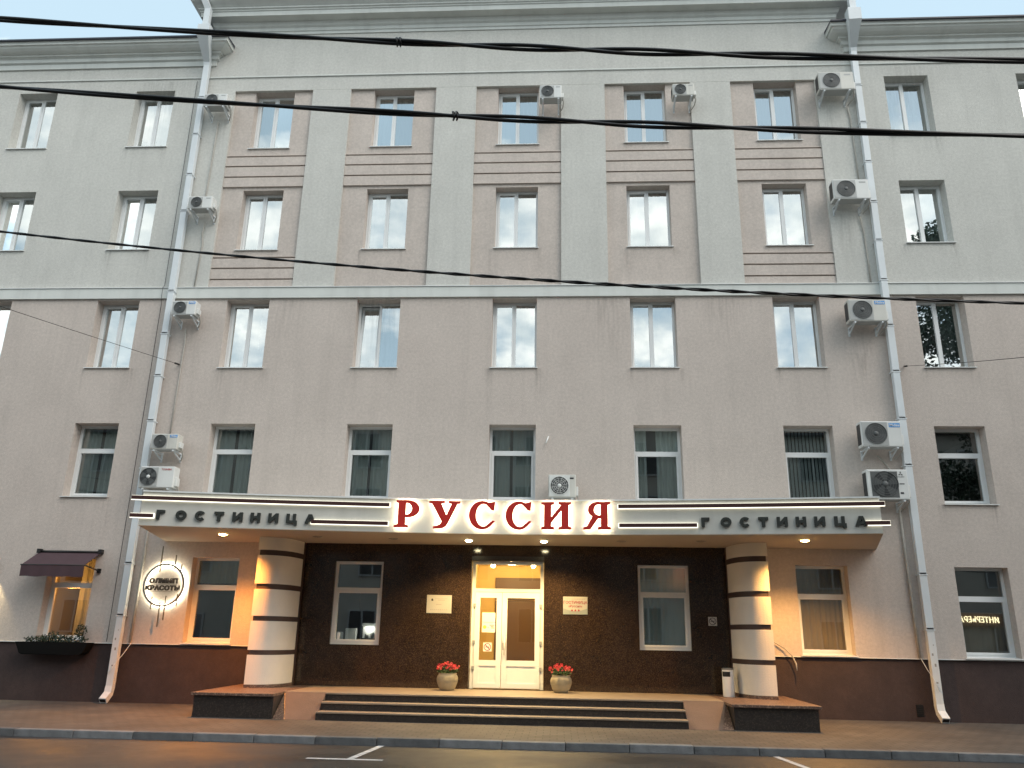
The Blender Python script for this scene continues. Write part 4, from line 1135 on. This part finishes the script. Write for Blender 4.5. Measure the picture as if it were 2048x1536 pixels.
b = MB()
for k in range(12): b.quad((-.22+.037*k, -.016, .135), (-.195+.037*k, -.016, .135), (-.195+.037*k, -.016, .15), (-.22+.037*k, -.016, .15))
b.build('print', M['ink_grey'], t)
for sx in (-.075, 0, .075):
    b = MB(); b.bm.faces.new([b.bm.verts.new((sx+(.034 if k % 2 == 0 else .014)*math.sin(PI*k/5), -.0175, -.105+(.034 if k % 2 == 0 else .014)*math.cos(PI*k/5))) for k in range(10)])
    b.build('star', M['ink_red'], t)

# ------------------------------------------------------------------ flower pots, bin, awning, window box
def leaf_cloud(b, n, c, rx, ry, rz, s, seed, flat=.4):
    rnd = random.Random(seed)
    for _ in range(n):
        while True:
            p = Vector((rnd.uniform(-1, 1), rnd.uniform(-1, 1), rnd.uniform(-1, 1)))
            if p.length < 1: break
        p = Vector((c[0]+p.x*rx, c[1]+p.y*ry, c[2]+p.z*rz))
        a = Vector((rnd.uniform(-1, 1), rnd.uniform(-1, 1), rnd.uniform(-.3, 1))).normalized()
        d = a.cross(Vector((rnd.uniform(-1, 1), rnd.uniform(-1, 1), rnd.uniform(-1, 1)))).normalized()
        k = s*rnd.uniform(.6, 1.3)
        b.quad(p-a*k, p+d*k*.5, p+a*k, p-d*k*.5)
PM = MB(); PM.lathe([(.13, 0), (.155, .02), (.19, .08), (.222, .17), (.228, .23), (.215, .29), (.19, .325), (.195, .345), (.2, .352), (.185, .352), (.17, .33), (.15, .31)], (0, 0, 0), 32)
pot_me = PM.mesh('pot', M['pot'])
RB = MB()
for k in range(8):
    z_ = .17+.017*k; r_ = [.222, .2255, .228, .229, .2275, .224, .219, .213][k]
    RB.tube([((r_)*math.cos(2*PI*q/40), (r_)*math.sin(2*PI*q/40), z_) for q in range(41)], .0045, 4, cap=False)
rib_me = RB.mesh('pot_ribs', M['pot'])
so = MB(); so.lathe([(.18, .315), (.02, .325)], (0, 0, 0), 20); soil_me = so.mesh('soil', M['soil'])
blm = MB()
for k in range(5):
    a = 2*PI*k/5
    blm.quad((0, 0, 0), (.03*math.cos(a-.5), .03*math.sin(a-.5), .016), (.042*math.cos(a), .042*math.sin(a), .012), (.03*math.cos(a+.5), .03*math.sin(a+.5), .016))
bl_me = blm.mesh('blossom', M['petal']); bl2 = bl_me.copy(); bl2.materials.clear(); bl2.materials.append(M['petal_pink'])
for (px, lab, seed) in ((-2.36, 'round ribbed clay pot with red flowers left of the entrance door', 3), (.085, 'round ribbed clay pot with red flowers right of the entrance door', 9)):
    t = thing('flower_pot', lab, 'flower pot', (px, -.55, .452), 'clay pots beside the entrance')
    link('pot', pot_me, t); link('rib_band', rib_me, t); link('soil', soil_me, t)
    b = MB(); leaf_cloud(b, 260, (0, 0, .42), .24, .2, .1, .035, seed); o = b.build('foliage', M['leaf'], t); o['kind'] = 'stuff'
    rnd = random.Random(seed)
    for k in range(64):
        a = rnd.uniform(0, 2*PI); rr = math.sqrt(rnd.random())
        o = link('blossom', bl_me if rnd.random() < .7 else bl2, t, (.25*rr*math.cos(a), .2*rr*math.sin(a)-.04, .46+.09*(1-rr*rr)+rnd.uniform(-.06, .03)), (rnd.uniform(.5, 1.5), rnd.uniform(-.6, .6), rnd.uniform(-.6, .6)))
        s_ = rnd.uniform(.55, .95); o.scale = (s_, s_, s_)
t = thing('litter_bin', 'white cylindrical litter bin with black slot beside the right column', 'litter bin', (3.60, -.62, .452))
b = MB(); b.lathe([(.115, 0), (.118, .01), (.118, .53), (.11, .555), (.02, .56)], (0, 0, 0), 28); b.build('body', M['white'], t)
b = MB(); bm = b.bm
for k in range(8):
    a0, a1 = math.radians(-165+k*11), math.radians(-165+(k+1)*11); r_ = .1195
    b.quad((r_*math.cos(a0), r_*math.sin(a0), .40), (r_*math.cos(a1), r_*math.sin(a1), .40), (r_*math.cos(a1), r_*math.sin(a1), .50), (r_*math.cos(a0), r_*math.sin(a0), .50))
b.build('slot', M['black'], t)
b = MB(); b.lathe([(.121, .535), (.122, .56), (.1, .572), (.02, .572)], (0, 0, 0), 28); b.build('lid', M['steel'], t)
# awning
aw = thing('window_awning', 'maroon fabric awning on black arms over the left ground floor window', 'awning', (-11.55, 0, 3.3))
b = MB(); A0, A1 = -.76, .74
b.prism([(A0, -.04, .0), (A0, -.62, -.335), (A0, -.625, -.345), (A0, -.04, -.012)], (A1-A0, 0, 0)); b.build('canvas', M['awning'], aw)
b = MB(); bm = b.bm; n = 24; rows = []
for i in range(n+1):
    x = A0+(A1-A0)*i/n
    rows.append((bm.verts.new((x, -.63, -.34)), bm.verts.new((x, -.625+.012*math.sin(i*1.1), -.6+.008*math.sin(i*.8)))))
for i in range(n): bm.faces.new((rows[i][0], rows[i+1][0], rows[i+1][1], rows[i][1])).smooth = True
b.build('valance', M['awning'], aw)
b = MB(); b.tube([(A0-.04, -.06, .01), (A1+.06, -.06, .01)], .03, 8); b.build('roller', M['iron'], aw)
b = MB(); b.tube([(A0-.02, -.62, -.34), (A1+.02, -.62, -.34)], .016, 8); b.build('front_rail', M['iron'], aw)
for sx in (A0+.0, A1-.0):
    b = MB(); b.tube([(sx, -.62, -.34), (sx+.02, -.04, -.42)], .016, 6); b.box(sx-.02, sx+.06, -.05, 0, -.47, -.37); b.build('arm', M['iron'], aw)
    b = MB(); b.box(sx-.03, sx+.05, -.12, 0, -.03, .07); b.build('wall_bracket', M['iron'], aw)
bx = thing('window_box', 'long black window box full of dark plants under the awning', 'planter', (-11.47, -.17, 1.0))
b = MB(); b.prism([(-.84, -.15, .27), (-.72, -.13, .03), (-.66, -.12, 0), (.66, -.12, 0), (.76, -.13, .05), (.86, -.15, .27)], (0, .29, 0)); b.build('box', M['box_black'], bx)
b = MB(); leaf_cloud(b, 900, (0.02, 0, .33), .78, .15, .10, .03, 5); leaf_cloud(b, 160, (.55, .05, .52), .15, .1, .16, .03, 6); leaf_cloud(b, 60, (-.1, .05, .44), .12, .1, .1, .03, 8)
o = b.build('foliage', M['leaf_dark'], bx); o['kind'] = 'stuff'
# lit room behind the awning window
rl = bpy.data.lights.new('room_light', 'POINT'); rl.energy = 85; rl.color = (1, .38, .07); rl.shadow_soft_size = .15
link('room_light', rl, hotel, (-11.95, 1.0, 2.4))
# wall lamp just left of the frame: its glow shows on the wall
wlm = thing('wall_lamp', 'round wall lamp throwing a warm patch of light down the left wing', 'wall lamp', (-13.36, -.14, 2.98))
b = MB(); b.lathe([(.02, .16), (.06, .15), (.06, -.12), (.05, -.12), (.045, .1)], (0, 0, 0), 16); b.build('shade', M['iron'], wlm)
MB().box(-.02, .02, 0, .14, -.02, .02).build('arm', M['iron'], wlm)
b = MB(); b.lathe([(.01, .06), (.03, .04), (.035, 0), (.01, -.04)], (0, 0, 0), 12); b.build('bulb', M['lamp_warm'], wlm)
d = bpy.data.lights.new('wall_lamp_beam', 'SPOT'); d.energy = 70; d.color = (1, .8, .42); d.spot_size = math.radians(75); d.spot_blend = .5; d.shadow_soft_size = .03
link('wall_lamp_beam', d, wlm, (0, 0, -.05))
wire('coolant_pipe', 'pale wrapped pipe on the wall between the left drainpipe and the round ring sign', 'pipe', [(-9.74, -.04, 4.75), (-9.75, -.04, 3.4), (-9.76, -.04, 2.4), (-9.78, -.03, 1.29)], .032, M['conduit'], 'wrapped coolant pipes on the wall')
wire('coolant_pipe', 'pale wrapped pipe on the wall left of the right drainpipe below the canopy end', 'pipe', [(7.82, -.04, 4.6), (7.82, -.04, 3.4), (7.83, -.04, 2.4), (7.85, -.03, 1.29)], .032, M['conduit'], 'wrapped coolant pipes on the wall')
# small things inside the left stone window
t = thing('white_jug', 'white round pot standing inside the left dark stone window', 'pot', (-4.98, .17, 1.41)); b = MB(); b.lathe([(.07, 0), (.085, .02), (.09, .16), (.075, .2), (.06, .2)], (0, 0, 0), 18); b.build('body', M['white'], t)
t = thing('white_carton', 'white box standing inside the left dark stone window between pot and machine', 'box', (-4.72, .2, 1.41)); MB().box(-.12, .12, -.06, .06, 0, .28, bev=.006).build('carton', M['white'], t); MB().box(-.123, .123, -.063, .063, .24, .262).build('lid', M['paper'], t)
t = thing('coffee_machine', 'dark and chrome counter machine lit from above inside the left dark stone window', 'coffee machine', (-4.3, .24, 1.41))
MB().box(-.17, .17, -.08, .1, 0, .07, bev=.01).build('base', M['black'], t); MB().box(-.17, .17, .02, .1, .07, .33, bev=.01).build('back', M['white'], t); MB().box(-.17, .17, -.08, .1, .33, .4, bev=.012).build('head', M['white'], t)
b = MB(); b.lathe([(.035, 0), (.045, .08), (.02, .1)], (-.06, -.02, .07), 14); b.lathe([(.03, 0), (.05, .07), (.04, .12)], (.07, -.03, .07), 14); b.build('jug', M['steel'], t)
d = bpy.data.lights.new('machine_light', 'POINT'); d.energy = 1.2; d.color = (1, .95, .85); d.shadow_soft_size = .02; link('machine_light', d, t, (0, -.03, .31))
# hanging lamp inside the right stone window
t = thing('pendant_lamp', 'orange lit lamp shade seen through the right dark stone window', 'lamp', (2.82, .42, 3.0))
b = MB(); b.lathe([(.03, .1), (.05, .08), (.12, -.12), (.115, -.12)], (0, 0, 0), 18); b.build('shade', cloth('shade_cloth', (.6, .25, .08), .6), t)
b = MB(); b.lathe([(.01, .04), (.03, .02), (.03, -.03), (.01, -.05)], (0, 0, .08), 12); b.build('bulb', emit('shade_bulb', (1, .6, .25), 7), t)
d = bpy.data.lights.new('shade_light', 'POINT'); d.energy = 2.5; d.color = (1, .5, .18); d.shadow_soft_size = .04; link('shade_light', d, t, (0, 0, -.1))
# vent grille in the plinth
t = thing('plinth_vent', 'small dark square vent low in the brown plinth near the right drainpipe', 'vent', (7.74, .03, .22))
MB().box(-.075, .075, -.008, 0, -.12, .12).build('grille_frame', M['black'], t)
for k in range(6): MB().box(-.06, .06, -.016, -.006, -.1+.036*k, -.085+.036*k).build('slat', M['iron'], t)
# loose cables
wire('loose_cable', 'loose white cable end drooping from behind the right column', 'cable', [(4.50, -.04, 1.62), (4.72, -.05, 1.58), (4.95, -.08, 1.45), (5.1, -.12, 1.30), (5.17, -.15, 1.12), (5.17, -.16, 0.98)], .016, M['conduit'])
wire('thin_cable', 'thin white wire crossing the foot of the left drainpipe', 'cable', [(-9.75, -.03, 1.27), (-9.86, -.08, 1.05), (-9.98, -.21, .8), (-10.06, -.22, .62)], .008, M['white'])
wire('thin_cable', 'thin white wire crossing the foot of the right drainpipe', 'cable', [(7.86, -.03, 1.3), (7.95, -.1, 1.05), (8.02, -.21, .85), (8.1, -.22, .62)], .008, M['white'])

# ------------------------------------------------------------------ overhead cables
def overhead(label, pts, sep, r, pitch, ties, slack=0.0):
    # quadratic through measured points, carried on to both sides
    import numpy as np
    X = np.array([p[0] for p in pts]); Z = np.array([p[1] for p in pts])
    k = np.polyfit(X, Z, 2)
    xa, xb = X[0], X[-1]
    def zf(x):
        if x < xa: return np.polyval(k, xa)+(2*k[0]*xa+k[1])*(x-xa)
        if x > xb: return np.polyval(k, xb)+(2*k[0]*xb+k[1])*(x-xb)
        return np.polyval(k, x)
    t = thing('overhead_cable', label, 'cable', (0, -14, float(zf(0))), 'black overhead cables across the street')
    for s in (0, 1):
        P = []
        x = -22.0
        while x <= 22.0:
            a = 2*PI*x/pitch + s*PI + .9*math.sin(x*1.1)
            ss = sep*(1+.35*math.sin(x*.9+1))
            P.append((x, ss*math.cos(a), float(zf(x))-t.location.z+ss*math.sin(a))); x += .09
        b = MB(); b.tube(P, r, 8); b.build('strand', M['black'], t)
    for tx in ties:
        b = MB()
        for q in (-.012, .012): b.tube([(tx+q+.006*math.sin(k_), (sep+r)*1.15*math.cos(2*PI*k_/12), float(zf(tx))-t.location.z+(sep+r)*1.25*math.sin(2*PI*k_/12)) for k_ in range(13)], .006, 5)
        b.build('cable_tie', M['black'], t)
overhead('thick twisted black cable nearest the roof, uppermost of the overhead cables', [(-4.265, 6.054), (-3.463, 5.998), (-2.674, 5.91), (-1.153, 5.758), (.305, 5.651), (1.708, 5.562), (3.224, 5.488)], .012, .0135, 2.3, (-1.16,))
overhead('thick twisted black cable across the top windows, middle of the overhead cables', [(-4.134, 5.447), (-2.969, 5.324), (-1.847, 5.231), (-.723, 5.127), (.296, 5.044), (1.319, 4.967), (3.124, 4.891)], .0115, .013, 2.6, (-.72,))
overhead('thin twisted black cable across the string course, lowest of the overhead cables', [(-3.875, 4.249), (-2.602, 4.094), (-1.383, 3.968), (-.212, 3.861), (.759, 3.787), (1.859, 3.72), (2.92, 3.673)], .005, .0065, .42, ())
def stay(label, a, far):
    a, far = Vector(a), Vector(far)
    t = thing('stay_wire', label, 'wire', a, 'thin stay wires hooked to the wall')
    d = (far-a).normalized()
    b = MB(); b.tube([Vector((0, 0.0, 0)), d*.2], .022, 6); b.build('anchor', M['black'], t)
    n = 14; b = MB(); b.tube([d*.2+(far-a-d*.2)*i/n-Vector((0, 0, .04*math.sin(PI*i/n))) for i in range(n+1)], .006, 5); b.build('wire', M['iron'], t)
a0 = Vector((-9.60, -.02, 8.02)); e0 = Vector((-10.02, -6, 7.14))
stay('thin stay wire hooked to the wall right of the left drainpipe', a0, a0+(e0-a0)*2.2)
a1 = Vector((8.36, -.02, 7.96)); e1 = Vector((7.63, -6, 6.14)) 
stay('thin stay wire hooked to the wall right of the right drainpipe', a1, a1+(e1-a1)*1.6)

# ------------------------------------------------------------------ across the street: seen in the window glass
opp = thing('opposite_building', 'long darker building across the street, seen mirrored in the lower windows', 'building', (0, -27, 0))
OH = 13.4
MB().box(-46, 52, -9, 0, -.2, OH).build('wall', M['opp_wall'], opp)
MB().box(-46.5, 52.5, -9.5, .5, OH, OH+.4).build('roof', M['roof'], opp)
wm = MB(); wm.box(-.7, .7, 0, .06, 0, 1.7); wme = wm.mesh('window', M['opp_glass'])
fm_ = MB(); frame_bars(fm_, -.78, .78, -.08, 1.78, .08, .0, .1); fm_.box(-.04, .04, .0, .1, 0, 1.7); fme = fm_.mesh('window_frame', M['grey_trim'])
for i in range(30):
    for z in (1.2, 4.5, 7.7, 10.7):
        o = link('window', wme, opp, (-43+3.2*i, 0.002, z)); link('frame', fme, o)
sg = thing('shop_sign', 'glowing yellow lettering over a shop across the street, mirrored in the right window', 'sign', (22.6, -26.7, 2.76))
me = text_mesh('ИНТЕРЬЕРА', .5, .04, M['neon'], .006, space=1.05)
xw = [v.co.x for v in me.vertices]; k_ = 2.05/(max(xw)-min(xw))
o = link('lettering', me, sg, (0, 0, 0), (PI/2, 0, PI)); o.scale = (k_, .85, 1)
MB().box(-1.3, 1.3, -.2, -.1, -.35, .35).build('board', M['lobby_dark'], sg)
def tree(label, x, y, h, cr, seed, n=44000):
    rnd = random.Random(seed)
    t = thing('street_tree', label, 'tree', (x, y, 0), 'street trees behind the camera')
    b = MB(); b.tube([(0, 0, 0), (.1, .05, h*.2), (-.05, .1, h*.45), (.1, 0, h*.9)], [.3, .24, .17, .04], 10)
    for k in range(9):
        z = h*(.35+.055*k); a = k*2.4; L_ = cr*(.8-.05*k)
        b.tube([(0, 0, z), (L_*.5*math.cos(a), L_*.5*math.sin(a), z+.8), (L_*math.cos(a), L_*math.sin(a), z+1.8)], [.1, .06, .02], 6)
    b.build('trunk', M['bark'], t)
    c = MB()
    for k in range(110):
        zz = rnd.uniform(.27, 1.0); rr = cr*math.sin(PI*min(1, (zz-.25)/.8))**.7*rnd.uniform(.3, 1)
        a = rnd.uniform(0, 2*PI)
        leaf_cloud(c, n//110, (rr*math.cos(a), rr*math.sin(a), h*zz), 1.1, 1.1, .8, .11, seed*100+k)
    o = c.build('crown', M['leaf_dark'], t); o['kind'] = 'stuff'
tree('tall leafy tree mirrored in the right wing windows', 19.4, -15.5, 20.6, 5.0, 11)
